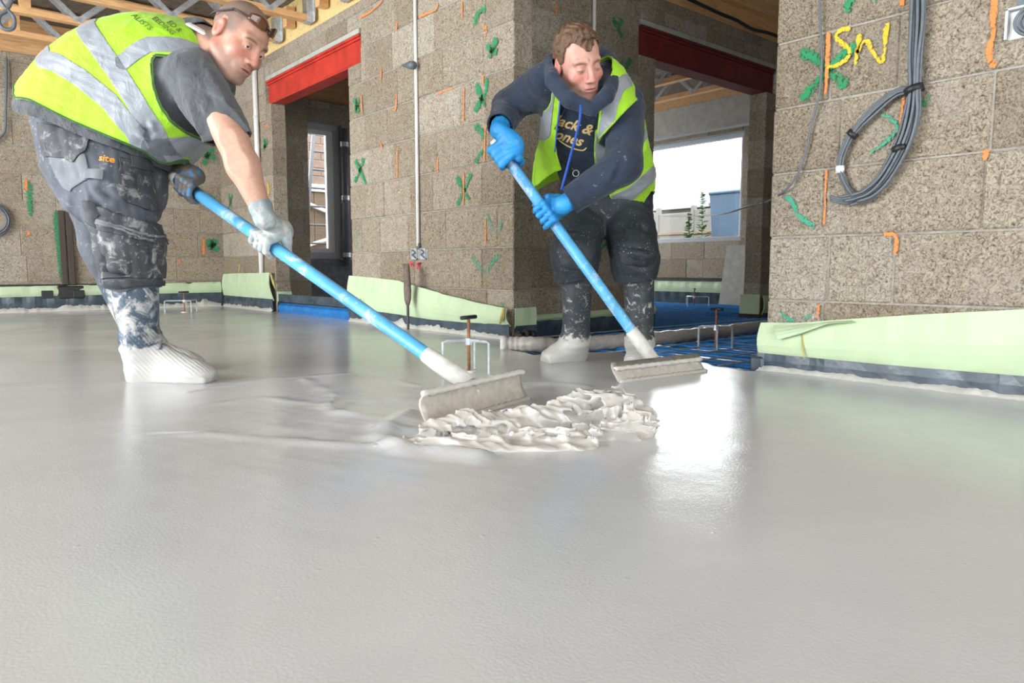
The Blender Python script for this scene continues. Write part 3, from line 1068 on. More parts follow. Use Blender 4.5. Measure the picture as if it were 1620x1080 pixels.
# cross wall and far wall strips
t, W, nrm = edge_strip('dark film strip topped with green foam along the foot of the cross wall', None,
                       [(XC + TH, 0.06, 0.02), (D2a, 0.06, 0.02)], [(XC + TH, 0.10, 0.03), (D2a, 0.12, 0.03)], 0.05, 5, axis='x', face=YE, splash=False, zf=SUB)
t, W, nrm = edge_strip('green foam strip round the pier right of the shaded red beam opening', None,
                       [(D2b, 0.0, 0.02), (6.3, 0.0, 0.02)], [(D2b, 0.16, 0.025), (6.3, 0.17, 0.02)], 0.05, 5, axis='x', face=YE, splash=False, zf=SUB - 0.02)
MB().bbox((D2b - 0.02, YE - 0.01, 0.0), (D2b - 0.005, YE + 0.18, 0.17), 0.004).build('foam_return', 'green_foam', t)
MB().bbox((D2b - 0.03, YE - 0.03, SUB), (D2b - 0.006, YE + 0.19, 0.0), 0.004).build('film_return', 'black', t)
t, W, nrm = edge_strip('greenish foam strip under the far window', None,
                       [(3.7, 0.08, 0.02), (8.8, 0.08, 0.02)], [(3.7, 0.235, 0.03), (8.8, 0.235, 0.03)], 0.05, 5, axis='y', face=XF, splash=False, zf=SUB - 0.02)
MB().bbox((XF - 0.06, 3.7, 0.235), (XF - 0.005, 8.8, 0.27), 0.004).build('top_lip', 'black', t)
# blue film kerb across the left doorway
kb = empty('doorway_film', (XC, (D1a + D1b) / 2, 0))
MB().tube([(0.05, D1a - 5.6, 0.03), (0.05, D1b - 5.62, 0.03)], 0.05, 10).build('film_roll', 'blue_pipe', kb)
MB().bbox((0.01, D1a - 5.6, 0.09), (0.03, D1b - 5.62, 0.16), 0.003).build('film_upstand', 'dpm', kb)
tag(kb, 'rolled blue film across the threshold of the left doorway', 'film')
# leaning grey board in the far corner under the window
lb = MB().add([(XF - 0.22, 4.18, SUB), (XF - 0.19, 4.18, SUB), (XF - 0.05, 4.18, 0.66), (XF - 0.08, 4.18, 0.66),
               (XF - 0.22, 4.95, SUB), (XF - 0.19, 4.95, SUB), (XF - 0.05, 4.95, 0.66), (XF - 0.08, 4.95, 0.66)],
              [(0, 1, 2, 3), (7, 6, 5, 4), (0, 4, 5, 1), (1, 5, 6, 2), (2, 6, 7, 3), (3, 7, 4, 0)]).build('board', 'lintel')
tag(lb, 'light grey board leaning below the right end of the far window', 'board')

# ------------------------------------------------------------------ underfloor heating pipes
uh = empty('underfloor_heating', (XC, 3.0, SUB))
tag(uh, 'blue heating pipes in rows on film beyond the opening', 'heating pipes')
for k in range(40):
    x = 2.36 + 0.125 * k
    y0, y1 = (1.5, 3.26) if x < 6.2 else (3.5, 6.5)
    if x < 2.8: y0 = 1.56
    segs = [(y0, y1)]
    if D2a < x < D2b: segs = [(y0, 8.8)]
    elif x > D2b: segs = [(1.5, 3.25), (3.55, 8.8)]
    for a, b in segs:
        pts = [(x - XC + 0.008 * math.sin(3 * y + k), y - 3.0, 0.011 + 0.004 * math.sin(5 * y + 2 * k)) for y in np.linspace(a, b, 14)]
        MB().tube(pts, 0.0095, 7).build('pipe', 'blue_pipe', uh, smooth=True)
for k in range(10):
    y = 1.75 + 0.16 * k
    MB().tube([(2.62 - XC, y - 3.0, 0.024), (5.8 - XC, y - 3.0 + 0.04, 0.024)], 0.004, 5).build('clip_rail', 'galv', uh)

# ------------------------------------------------------------------ hose lying across the opening
hp = [onz(*q, -0.015) for q in ((792, 556), (815, 556), (850, 556), (900, 552), (960, 546), (1030, 540), (1100, 533), (1160, 526), (1230, 517), (1300, 512))]
hp = [np.array([q[0], q[1], 0.02 if i < 3 else 0.0]) for i, q in enumerate(hp)]
ho = empty('delivery_hose', tuple(hp[0]))
pts = [q - hp[0] for q in spline(hp, 10)]
rad = [0.038 + 0.0025 * math.sin(i * 1.9) for i in range(len(pts))]
MB().tube(pts, rad, 14).build('hose', 'blade', ho, smooth=True)
d = pts[0] - pts[1]; d /= np.linalg.norm(d)
MB().tube([pts[0] - d * 0.03, pts[0] + d * 0.002], 0.044, 14).build('end_collar', 'splash', ho, smooth=True)
tag(ho, 'screed-coated delivery hose lying across the opening behind the boots', 'hose')

# ------------------------------------------------------------------ levelling tripods
def tripod(p, h, label, rz=0.0, reach=0.095, bar=0.045):
    t = empty('levelling_tripod', (p[0], p[1], p[2]), rz)
    MB().tube([(0, 0, 0.0), (0, 0, h)], 0.0062, 8).build('threaded_rod', 'rust', t, smooth=True)
    MB().tube([(-bar, 0, h), (bar, 0, h)], 0.0075, 8).build('handle', 'black', t, smooth=True)
    MB().tube([(0, 0, h * 0.50), (0, 0, h * 0.62)], 0.014, 8).build('nut', 'galv', t)
    MB().tube([(0, 0, 0.0), (0, 0, 0.007)], 0.03, 12).build('foot_disc', 'splash', t)
    for k in range(3):
        a = 2 * math.pi * k / 3 + 0.4
        c, s = math.cos(a), math.sin(a)
        MB().tube([(0, 0, h * 0.58), (c * (reach - .015), s * (reach - .015), h * 0.58), (c * reach, s * reach, h * 0.56), (c * reach, s * reach, -0.01)], 0.0055, 6).build('leg', 'galv', t)
    tag(t, label, 'levelling tripod', 'levelling tripods')
    return t


tripod(onz(742, 588), 0.205, 'steel levelling tripod with rusty rod standing in wet screed before the wall end', 0.3, reach=0.10)
tripod(onz(1132, 556, SUB), 0.225, 'steel levelling tripod standing on the blue pipes right of the man in the hoodie', 1.3, reach=0.10)
tripod(onz(1098, 486, SUB), 0.21, 'distant levelling tripod in the room below the far window', 0.8, reach=0.16)
tripod(onz(292, 494), 0.18, 'distant levelling tripod standing by the back wall', 0.2, reach=0.16)

# ------------------------------------------------------------------ conduit, sockets, marker on the middle wall
cd = empty('conduit', (XC, 3.952, 0.53))
MB().tube([(-0.012, 0, 0), (-0.012, 0, 1.72)], 0.0105, 8).build('white_tube', 'white_pvc', cd, smooth=True)
cp = onX(655, 104, XC)
MB().tube([(-0.02, cp[1] - 3.952 + 0.10, cp[2] - 0.53 + 0.02), (-0.035, cp[1] - 3.952, cp[2] - 0.53 - 0.003), (-0.05, cp[1] - 3.952 - 0.07, cp[2] - 0.53 - 0.02)], [0.006, 0.022, 0.026], 8).build('cable_stub', 'cable', cd, smooth=True)
tag(cd, 'thin white conduit running down the middle wall to the twin sockets', 'conduit')
for s, lb in ((0.052, 'left galvanised socket box under the white conduit'), (-0.052, 'right galvanised socket box under the white conduit')):
    bx = empty('socket_box', (XC, 3.952 + s, 0.445))
    mb = MB(); mb.bbox((-0.006, -0.038, 0), (0.02, 0.038, 0.07), 0.003); mb.build('back_box', 'galv', bx)
    for a in (-0.036, 0.03):
        MB().box((-0.014, a, 0), (-0.005, a + 0.006, 0.07)).build('side', 'galv', bx)
    for z in (0.0, 0.064):
        MB().box((-0.014, -0.036, z), (-0.005, 0.036, z + 0.006)).build('edge', 'galv', bx)
    MB().tube(spline([(-0.012, -0.02, 0.01), (-0.014, 0.015, 0.03), (-0.012, -0.01, 0.045), (-0.014, 0.02, 0.062)], 6), 0.005, 6).build('wire', 'cable', bx)
    tag(bx, lb, 'socket box', 'twin socket boxes')
MB().bbox((-0.02, -0.015, -0.012), (0.0, 0.015, 0.018), 0.004).build('coupler', 'cable', cd)
wp = empty('waste_pipe', (XC, 6.60, 0.12))
MB().tube([(-0.025, 0, 0), (-0.025, 0, 2.12)], 0.022, 10).build('white_tube', 'white_pvc', wp, smooth=True)
for z in (0.75, 1.25, 1.62):
    MB().tube([(-0.025, 0, z), (-0.025, 0, z + 0.02)], 0.027, 10).build('pipe_clip', 'galv', wp)
tag(wp, 'white plastic pipe clipped to the wall left of the left doorway', 'pipe')
# brown-sleeved steel marker leaning at the foot of the wall
mk = onz(645, 512)
mk[0] = min(mk[0], XC - 0.1)
mt = empty('marker_post', (XC - 0.12, onX(645, 470, XC - 0.12)[1], 0.0))
MB().tube([(0, 0, -0.01), (0, 0, 0.17)], 0.009, 8).build('rod', 'black', mt)
sv = MB()
prof = [(0.155, 0.016), (0.19, 0.03), (0.25, 0.034), (0.33, 0.029), (0.40, 0.030), (0.415, 0.031)]
V, F = [], []
for z, r in prof:
    for k in range(9):
        a = math.pi * (0.15 + 1.5 * k / 8)
        V.append((0.6 * r * math.cos(a), r * math.sin(a) + 0.012 * (z > 0.3) * (z - 0.3) / 0.1, z))
for i in range(len(prof) - 1):
    for k in range(8):
        F.append((i * 9 + k, i * 9 + k + 1, i * 9 + 10 + k, i * 9 + 9 + k))
sl = mesh_obj('sleeve', V, F, simple('brown_sleeve', (0.15, 0.11, 0.09), 0.7, var=0.35, scale=30), mt, smooth=True)
so = sl.modifiers.new('thickness', 'SOLIDIFY'); so.thickness = 0.006
tag(mt, 'steel marker rod with brown split sleeve in front of the green strip below the sockets', 'marker')

# ------------------------------------------------------------------ cables on the right wall
cb = empty('cable_bundle', (XC, 1.0, 0.95))
O = np.array([XC, 1.0, 0.95])
main = [(1452, -40), (1451, 30), (1447, 90), (1446, 140), (1442, 185), (1428, 230), (1400, 280), (1375, 305), (1352, 314), (1336, 318)]
for i in range(9):
    off = (i - 4) * 2.6
    dp = 0.014 + 0.008 * ((i * 5) % 3)
    pts = []
    for j, (x, y) in enumerate(main):
        sq = 0.75 if j in (3, 8) else (1.1 if j in (1, 4, 5) else 0.9)
        if j == 9 and i % 2: continue
        nx = 1.0 if j < 5 else 0.8
        pts.append(onX(x + off * sq * nx + 1.2 * math.sin(i * 3 + j), y + (off * 0.6 if j >= 5 else 0), XC - dp - 0.004) - O)
    MB().tube(spline(pts, 8), 0.0052, 7).build('cable', 'cable', cb, smooth=True)
loop = [(1452, 142), (1420, 146), (1385, 172), (1348, 212), (1331, 248), (1330, 272), (1340, 296), (1352, 312)]
for i in range(5):
    off = (i - 2) * 2.4
    pts = [onX(x + off * (0.25 if 0 < j < 2 else 0.8), y + off * (0.9 if j < 3 else 0.25), XC - 0.014 - 0.007 * (i % 3)) - O for j, (x, y) in enumerate(loop)]
    MB().tube(spline(pts, 8), 0.0048, 7).build('cable', 'cable', cb, smooth=True)
tail = [(1360, 312), (1340, 318), (1322, 316), (1314, 313)]
for i in range(3):
    pts = [onX(x, y + 3 * i - 3, XC - 0.02) - O for x, y in tail]
    MB().tube(spline(pts, 6), 0.0045, 6).build('cable', 'cable', cb, smooth=True)
for (x, y, w) in ((1446, 142, 0.030), (1424, 235, 0.026), (1349, 212, 0.02)):
    c = onX(x, y, XC - 0.02) - O
    dv = np.array([0, 0.003, 0.009]) if y != 212 else np.array([0, -0.006, 0.006])
    MB().tube([c - dv, c + dv], w, 12).build('tie_wrap', 'black', cb, smooth=True)
c = onX(1329, 268, XC - 0.02) - O
MB().tube([c - np.array([0, 0, .012]), c + np.array([0, 0, .012])], 0.015, 10).build('white_tape', 'white_pvc', cb, smooth=True)
tag(cb, 'thick bundle of grey cables hanging in a tied loop on the right wall', 'cables')
tc_ = [(1297, -30), (1298, 40), (1300, 100), (1296, 150), (1284, 195), (1276, 235), (1262, 275), (1240, 303), (1215, 318), (1185, 326)]
O2 = np.array([XC, 1.3, 0.8])
pts = [onX(x, y, XC - 0.016) - O2 for x, y in tc_[:8]]
pts += [onY(1212, 319, 1.56) - O2, onX(1188, 325, 2.75) - O2, onX(1130, 340, 4.0) - O2, onX(1050, 342, 5.2) - O2]
co = MB().tube(spline(pts, 8), 0.0042, 7).build('cable', 'cable', None, smooth=True, loc=tuple(O2))
tag(co, 'single thin grey cable drooping down the left edge of the right wall', 'cable')
# recessed metal box at the top right with coiled cable and a white conduit stub
bo = onX(1592, 62, XC)
sb = empty('junction_box', (XC, bo[1], bo[2]))
MB().bbox((-0.004, -0.16, -0.006), (0.03, 0.0, 0.075), 0.003).build('back_plate', 'white_pvc', sb)
MB().box((-0.022, -0.006, -0.006), (0.0, 0.0, 0.08)).build('side', 'galv', sb)
MB().box((-0.022, -0.16, 0.076), (0.0, 0.0, 0.081)).build('top', 'galv', sb)
for k in range(3):
    rr = 0.030 + 0.010 * k
    MB().tube([(-0.016 - 0.003 * k, -0.075 + rr * math.cos(a), 0.034 + rr * 0.85 * math.sin(a)) for a in np.linspace(0, 2 * math.pi, 26)], 0.0048, 7, cap=False).build('coiled_cable', 'cable', sb, smooth=True)
MB().bbox((-0.02, -0.058, 0.115), (0.0, -0.012, 0.30), 0.003).build('conduit_stub', 'white_pvc', sb)
MB().box((-0.012, -0.048, 0.078), (0.0, -0.024, 0.118)).build('conduit_tail', 'cable', sb)
tag(sb, 'metal junction box with coiled cable and white conduit stub at the top right', 'junction box')
# white conduit on the cross wall behind the man's head
c2 = onY(938, 0, YE)
cw = MB().tube([(0, -0.014, 0.0), (0, -0.014, 0.78)], 0.011, 8).build('conduit', 'white_pvc', None, smooth=True, loc=(c2[0], YE, 1.46))
tag(cw, 'thin white conduit on the cross wall behind the head of the man in the hoodie', 'conduit')
# black cable sagging along the timber above the shaded red beam
pts = [onY(*q, YE - 0.07) for q in ((1080, -6), (1110, 8), (1140, 22), (1165, 32), (1190, 46), (1215, 52), (1232, 58))]
bc = MB().tube(spline(pts, 6), 0.013, 7).build('ceiling_cable', 'black', None, smooth=True)
tag(bc, 'black cable sagging along the timber above the shaded red beam', 'cable')
# grey flexible cable coil hanging from the joists, top left
pts = [onY(*q, 5.3) for q in ((-4, -6), (6, 10), (14, 18), (22, 28), (22, 42), (14, 47), (4, 44), (-2, 34), (0, 24), (8, 18), (16, 6), (19, -6))]
gc = MB().tube(spline(pts, 8), 0.012, 7).build('hanging_cable', 'cable', None, smooth=True)
tag(gc, 'grey cable looped from the joists at the top left', 'cable')
pts = [onY(*q, YA - 0.03) for q in ((10, 92), (10, 130), (9, 170), (8, 205), (2, 215), (-6, 225))]
gc = MB().tube(spline(pts, 6), 0.010, 7).build('hanging_cable', 'cable', None, smooth=True)
tag(gc, 'thin grey cable hanging straight down the back wall at the left edge', 'cable')
ctr = onY(-12, 347, YA - 0.03)
ck = empty('cable_coil', tuple(ctr))
for k in range(5):
    rr = 0.10 + 0.014 * (k % 3)
    MB().tube([(rr * math.cos(a), -0.01 * (k // 2), rr * 1.1 * math.sin(a)) for a in np.linspace(0, 2 * math.pi, 28)], 0.008, 6, cap=False).build('cable_turn', 'cable', ck, smooth=True)
tag(ck, 'coil of grey cable on the back wall at the left edge', 'cable')
# brown cable trunking on the back wall
q = onY(106, 400, YA - 0.02)
tk = empty('cable_trunking', (q[0], YA, 0.13))
for k in (0, 1):
    MB().bbox((-0.055 + 0.06 * k, -0.035, 0.02), (-0.005 + 0.06 * k, -0.005, 0.78), 0.004).build('channel', simple('brown_channel', (0.06, 0.045, 0.035), 0.6), tk)
MB().bbox((-0.10, -0.055, -0.02), (0.12, -0.01, 0.10), 0.012).build('foot_box', 'black', tk)
tag(tk, 'dark brown twin channel running up the back wall behind the bending man', 'trunking')
# dark drain pipe inside the left doorway beside the narrow window
q = onY(546, 300, YA - 0.06)
dp = empty('drain_pipe', (q[0], YA - 0.07, 0.42))
MB().tube([(0, 0, 0), (0, 0, 1.55)], 0.04, 10).build('tube', simple('slate_pipe', (0.16, 0.17, 0.20), 0.4), dp, smooth=True)
for z in (0.1, 0.75, 1.35):
    MB().tube([(0, 0, z), (0, 0, z + 0.05)], 0.047, 10).build('bracket', 'galv', dp)
tag(dp, 'slate grey pipe beside the narrow window in the left doorway', 'pipe')
sb_ = MB().bbox((3.0, YA - 0.05, 0.0), (5.1, YA - 0.004, 0.49), 0.006).build('dado_panel', simple('dark_bitumen', (0.10, 0.105, 0.12), 0.6, var=0.3, scale=18, bstr=0.4))
tag(sb_, 'dark tanking panel below the narrow window', 'panel')

# ------------------------------------------------------------------ spray marks on the walls
def stroke_mb(mb, pts, width, place, nsub=6, taper=True):
    """pts: pixel polyline, place(px,py) -> point on the wall; flat ribbon with density attribute"""
    W = [place(*p) for p in pts]
    S = spline(W, nsub) if len(W) > 2 else [W[0] + (W[1] - W[0]) * t for t in np.linspace(0, 1, 8)]
    nrm = mb['n']
    n0 = len(mb['v'])
    m = len(S)
    for i, p in enumerate(S):
        t = S[min(i + 1, m - 1)] - S[max(i - 1, 0)]; t /= np.linalg.norm(t) + 1e-9
        s = np.cross(t, nrm)
        w = width * (0.9 + 0.2 * math.sin(i * 1.7 + len(mb['v'])))
        e = 0.55 if i in (0, m - 1) else 1.0
        for u, dn in ((-1.3, .2), (-.7, .56), (0, .70), (.7, .56), (1.3, .2)):
            mb['v'].append(p + s * (u * w / 2) + nrm * mb['lift'])
            mb['d'].append(dn * (0.6 if i in (0, m - 1) else 1.0) * mb['k'])
    for i in range(m - 1):
        for k in range(4):
            a = n0 + 5 * i + k
            mb['f'].append((a, a + 1, a + 6, a + 5))


_nm = [0]


def mark(wall, strokes, width, mat, place, nrm, k=1.0):
    _nm[0] += 1
    mb = dict(v=[], f=[], d=[], n=np.array(nrm, float), lift=0.0045 + 0.0006 * (_nm[0] % 4), k=k)
    if mat in ('green_spray', 'teal_spray'): width *= 1.25
    for s in strokes:
        stroke_mb(mb, s, width, place)
    o = mesh_obj('spray_mark', mb['v'], mb['f'], mat, wall)
    a = o.data.attributes.new('dens', 'FLOAT', 'POINT')
    a.data.foreach_set('value', np.array(mb['d'], dtype=np.float32))
    return o


pC = lambda x, y: onX(x, y, XC)
pA = lambda x, y: onY(x, y, YA)
pE = lambda x, y: onY(x, y, YE)
nC, nA = (-1, 0, 0), (0, -1, 0)
G, OR, YL, PK, TL = 'green_spray', 'orange_spray', 'yellow_spray', 'pink_spray', 'teal_spray'
# right wall
mark(wall_d, [[(1265, 80), (1290, 93), (1312, 112), (1342, 138)], [(1265, 160), (1285, 140), (1310, 112), (1335, 88), (1358, 68)]], 0.038, G, pC, nC)
mark(wall_d, [[(1312, 45), (1310, 100), (1307, 152)]], 0.019, OR, pC, nC, 1.1)
mark(wall_d, [[(1348, 45), (1332, 48), (1323, 58), (1332, 68), (1344, 78), (1342, 92), (1328, 102), (1306, 108)]], 0.02, YL, pC, nC, 1.05)
mark(wall_d, [[(1361, 52), (1357, 78), (1354, 104)], [(1356, 86), (1366, 68), (1373, 66), (1380, 80), (1389, 92), (1396, 97), (1400, 80), (1402, 55), (1405, 34)]], 0.02, YL, pC, nC, 1.05)
mark(wall_d, [[(1352, -14), (1345, 2), (1340, 22)]], 0.045, G, pC, nC, 0.95)
mark(wall_d, [[(1382, -6), (1386, 4)]], 0.03, TL, pC, nC, 0.85)
mark(wall_d, [[(1396, 178), (1412, 190), (1421, 204), (1405, 222), (1390, 234), (1377, 243)]], 0.02, TL, pC, nC, 0.95)
mark(wall_d, [[(1456, 170), (1466, 156), (1472, 150)]], 0.03, G, pC, nC, 0.85)
mark(wall_d, [[(1242, 310), (1256, 322), (1262, 338), (1275, 350), (1290, 360)]], 0.022, TL, pC, nC, 1.0)
mark(wall_d, [[(1232, 492), (1248, 505), (1262, 506)], [(1268, 504), (1285, 498)]], 0.026, TL, pC, nC, 0.9)
mark(wall_d, [[(1431, 152), (1428, 175), (1424, 202)]], 0.014, OR, pC, nC, 0.95)
mark(wall_d, [[(1575, -8), (1572, 30), (1572, 55), (1566, 76), (1567, 101)], [(1566, 101), (1578, 103)]], 0.021, OR, pC, nC, 1.15)
mark(wall_d, [[(1309, 265), (1307, 300), (1306, 330), (1304, 358)]], 0.013, OR, pC, nC, 1.0)
mark(wall_d, [[(1398, 370), (1410, 370), (1419, 374), (1419, 388), (1417, 405)]], 0.018, OR, pC, nC, 1.1)
mark(wall_d, [[(1296, 480), (1296, 490), (1294, 503)]], 0.013, OR, pC, nC, 1.0)
mark(wall_d, [[(1563, 236), (1560, 244), (1559, 254)]], 0.022, OR, pC, nC, 1.1)
mark(wall_d, [[(1429, -6), (1427, 10)]], 0.02, OR, pC, nC, 1.1)
# middle wall
mark(wall_c, [[(752, 40), (754, 28), (761, 18), (770, 12)]], 0.045, G, pC, nC, 0.95)
mark(wall_c, [[(787, 58), (781, 76), (774, 94)], [(771, 70), (778, 80), (788, 82)]], 0.045, G, pC, nC)
mark(wall_c, [[(755, 130), (760, 150), (768, 170)], [(772, 122), (769, 145), (760, 162), (751, 178)]], 0.045, G, pC, nC)
mark(wall_c, [[(751, 198), (762, 208), (768, 222)], [(766, 236), (758, 248), (753, 258)]], 0.045, G, pC, nC, .95)
mark(wall_c, [[(722, 276), (734, 300), (745, 318)], [(747, 272), (738, 295), (722, 328)]], 0.04, G, pC, nC, .95)
mark(wall_c, [[(771, 336), (776, 352), (786, 372)], [(796, 345), (788, 372)]], 0.04, TL, pC, nC, .8)
mark(wall_c, [[(746, 402), (756, 418), (768, 430), (780, 415), (793, 400)]], 0.04, TL, pC, nC, .85)
mark(wall_c, [[(560, 154), (569, 180)], [(569, 156), (561, 180)]], 0.05, G, pC, nC)
mark(wall_c, [[(562, 252), (572, 272), (580, 292)], [(577, 248), (570, 270), (561, 290)]], 0.045, G, pC, nC)
mark(wall_c, [[(792, 478), (800, 484)]], 0.03, TL, pC, nC, .85)
mark(wall_c, [[(565, 352), (566, 395)]], 0.11, TL, pC, nC, .72)
mark(wall_c, [[(418, 218), (420, 236)], [(424, 220), (416, 240)]], 0.06, G, pC, nC)
mark(wall_c, [[(362, 305), (368, 330)], [(369, 306), (361, 334)]], 0.06, G, pC, nC, .9)
mark(wall_c, [[(365, 385), (366, 405)]], 0.09, TL, pC, nC, .75)
for s, w in (([(764, 45), (770, 45), (767, 62)], .02), ([(735, 132), (734, 198)], .016), ([(769, 195), (767, 262)], .016), ([(735, 268), (734, 328)], .016), ([(629, 232), (629, 288)], .02),
             ([(693, 248), (693, 274)], .02), ([(630, 32), (627, 50)], .025), ([(662, 28), (675, 22), (690, 16), (693, 5)], .025), ([(732, 0), (732, 30)], .016),
             ([(604, 108), (603, 128)], .022), ([(628, 145), (627, 172), (620, 173)], .022), ([(572, 145), (574, 185)], .02), ([(769, 345), (769, 390)], .014),
             ([(567, 30), (585, 20), (600, 8), (606, 0)], .022), ([(419, 200), (427, 198)], .02), ([(603, 225), (606, 238)], .02), ([(690, 150), (700, 146), (722, 138)], .016), ([(765, 118), (765, 135)], .02)):
    mark(wall_c, [s], w, OR, pC, nC, 1.0)
mark(wall_c, [[(423, 288), (426, 300), (424, 312)]], 0.03, YL, pC, nC, 1.0)
mark(wall_c, [[(648, 414), (655, 421)], [(655, 414), (649, 421)], [(658, 418), (668, 416)], [(662, 413), (666, 430)], [(668, 414), (658, 426)]], 0.014, PK, pC, nC, 1.1)
# back wall
mark(wall_a, [[(318, 242), (330, 246), (342, 250)], [(336, 232), (328, 246), (322, 262)]], 0.07, G, pA, nA)
mark(wall_a, [[(322, 312), (338, 322)], [(338, 308), (324, 326)]], 0.085, G, pA, nA)
mark(wall_a, [[(326, 378), (346, 398)], [(344, 378), (328, 396)]], 0.075, G, pA, nA)
mark(wall_a, [[(246, 380), (260, 374)], [(246, 388), (262, 402)]], 0.06, G, pA, nA, .95)
mark(wall_a, [[(46, 285), (47, 315), (48, 345)]], 0.05, G, pA, nA, .95)
mark(wall_a, [[(88, 330), (92, 380), (97, 445)]], 0.05, G, pA, nA, 1.0)
for s in ([(41, 282), (41, 302)], [(44, 365), (45, 372)], [(322, 375), (322, 405)], [(283, 410), (284, 416)], [(315, 230), (322, 226)], [(243, 370), (242, 388)]):
    mark(wall_a, [s], 0.03, OR, pA, nA, 1.05)
# cross wall
mark(wall_e, [[(968, 28), (976, 42), (984, 62)], [(984, 30), (978, 44)]], 0.04, G, pE, nA)
mark(wall_e, [[(998, 92), (992, 102), (984, 112)], [(980, 98), (985, 110)]], 0.05, G, pE, nA, .95)
mark(wall_e, [[(948, 358), (955, 375), (962, 395)], [(966, 362), (958, 385), (944, 397)]], 0.035, G, pE, nA)
mark(wall_e, [[(952, 345), (954, 352)]], 0.03, OR, pE, nA, 1.05)
mark(wall_e, [[(879, 2), (880, 28)]], 0.02, OR, pE, nA, 1.0)
mark(wall_e, [[(872, 277), (880, 281)], [(875, 270), (877, 286)]], 0.03, OR, pE, nA, .95)

# ------------------------------------------------------------------ implicit surfaces -> meshes
def nrmz(v):
    v = np.array(v, float)
    return v / (np.linalg.norm(v) + 1e-12)


def smin(a, b, k):
    if k <= 0: return np.minimum(a, b)
    h = np.clip(0.5 + 0.5 * (b - a) / k, 0, 1)
    return b + (a - b) * h - k * h * (1 - h)


def smax(a, b, k):
    return -smin(-a, -b, k)


def cone(p, a, b, r1, r2):
    a = np.asarray(a, float); b = np.asarray(b, float)
    ab = b - a
    t = np.clip(((p - a) @ ab) / (ab @ ab + 1e-12), 0, 1)
    return np.linalg.norm(p - a - t[:, None] * ab, axis=1) - (r1 + (r2 - r1) * t)


def chain(p, pts, rs, k=0.0):
    d = None
    for i in range(len(pts) - 1):
        c = cone(p, pts[i], pts[i + 1], rs[i], rs[i + 1])
        d = c if d is None else smin(d, c, k)
    return d


def ell(p, c, r, A=None):
    q = p - np.asarray(c, float)
    if A is not None: q = q @ A
    r = np.asarray(r, float)
    k0 = np.linalg.norm(q / r, axis=1); k1 = np.linalg.norm(q / (r * r), axis=1) + 1e-9
    return k0 * (k0 - 1) / k1


def sdpoly(P, poly):
    """2-D signed distance to a polygon, negative inside"""
    V = np.asarray(poly, float)
    d = np.full(len(P), 1e9); s = np.ones(len(P))
    for i in range(len(V)):
        a, b = V[i], V[i - 1]
        e = b - a; w = P - a
        t = np.clip((w @ e) / (e @ e + 1e-12), 0, 1)
        q = w - t[:, None] * e
        d = np.minimum(d, (q * q).sum(1))
        c1 = P[:, 1] >= a[1]; c2 = P[:, 1] < b[1]; c3 = e[0] * w[:, 1] > e[1] * w[:, 0]
        flip = (c1 & c2 & c3) | (~c1 & ~c2 & ~c3)
        s = np.where(flip, -s, s)
    return s * np.sqrt(d)


def roundpoly(px, dep, n=2):
    """pixel outline -> smooth polygon in view (right, up); dep = depth or function of py"""
    f = dep if callable(dep) else (lambda y: dep)
    P = [vw(x, y, f(y))[[0, 2]] for x, y in px]
    Q = [P[-1]] + P + [P[0], P[1]]
    out = []
    for i in range(1, len(Q) - 2):
        for k in range(n):
            t = k / n
            a, b, c, d = Q[i - 1:i + 3]
            out.append(0.5 * (2 * b + (c - a) * t + (2 * a - 5 * b + 4 * c - d) * t * t + (3 * b - a - 3 * c + d) * t ** 3))
    return np.array(out)


def inflate(p, poly, T, W, yc):
    d2 = sdpoly(p[:, [0, 2]], poly)
    u = np.clip(1 + d2 / T, 0, None)
    y0 = yc(p[:, 2]) if callable(yc) else yc
    v = (p[:, 1] - y0) / W
    return (np.sqrt(u * u + v * v) - 1) * min(T, W)


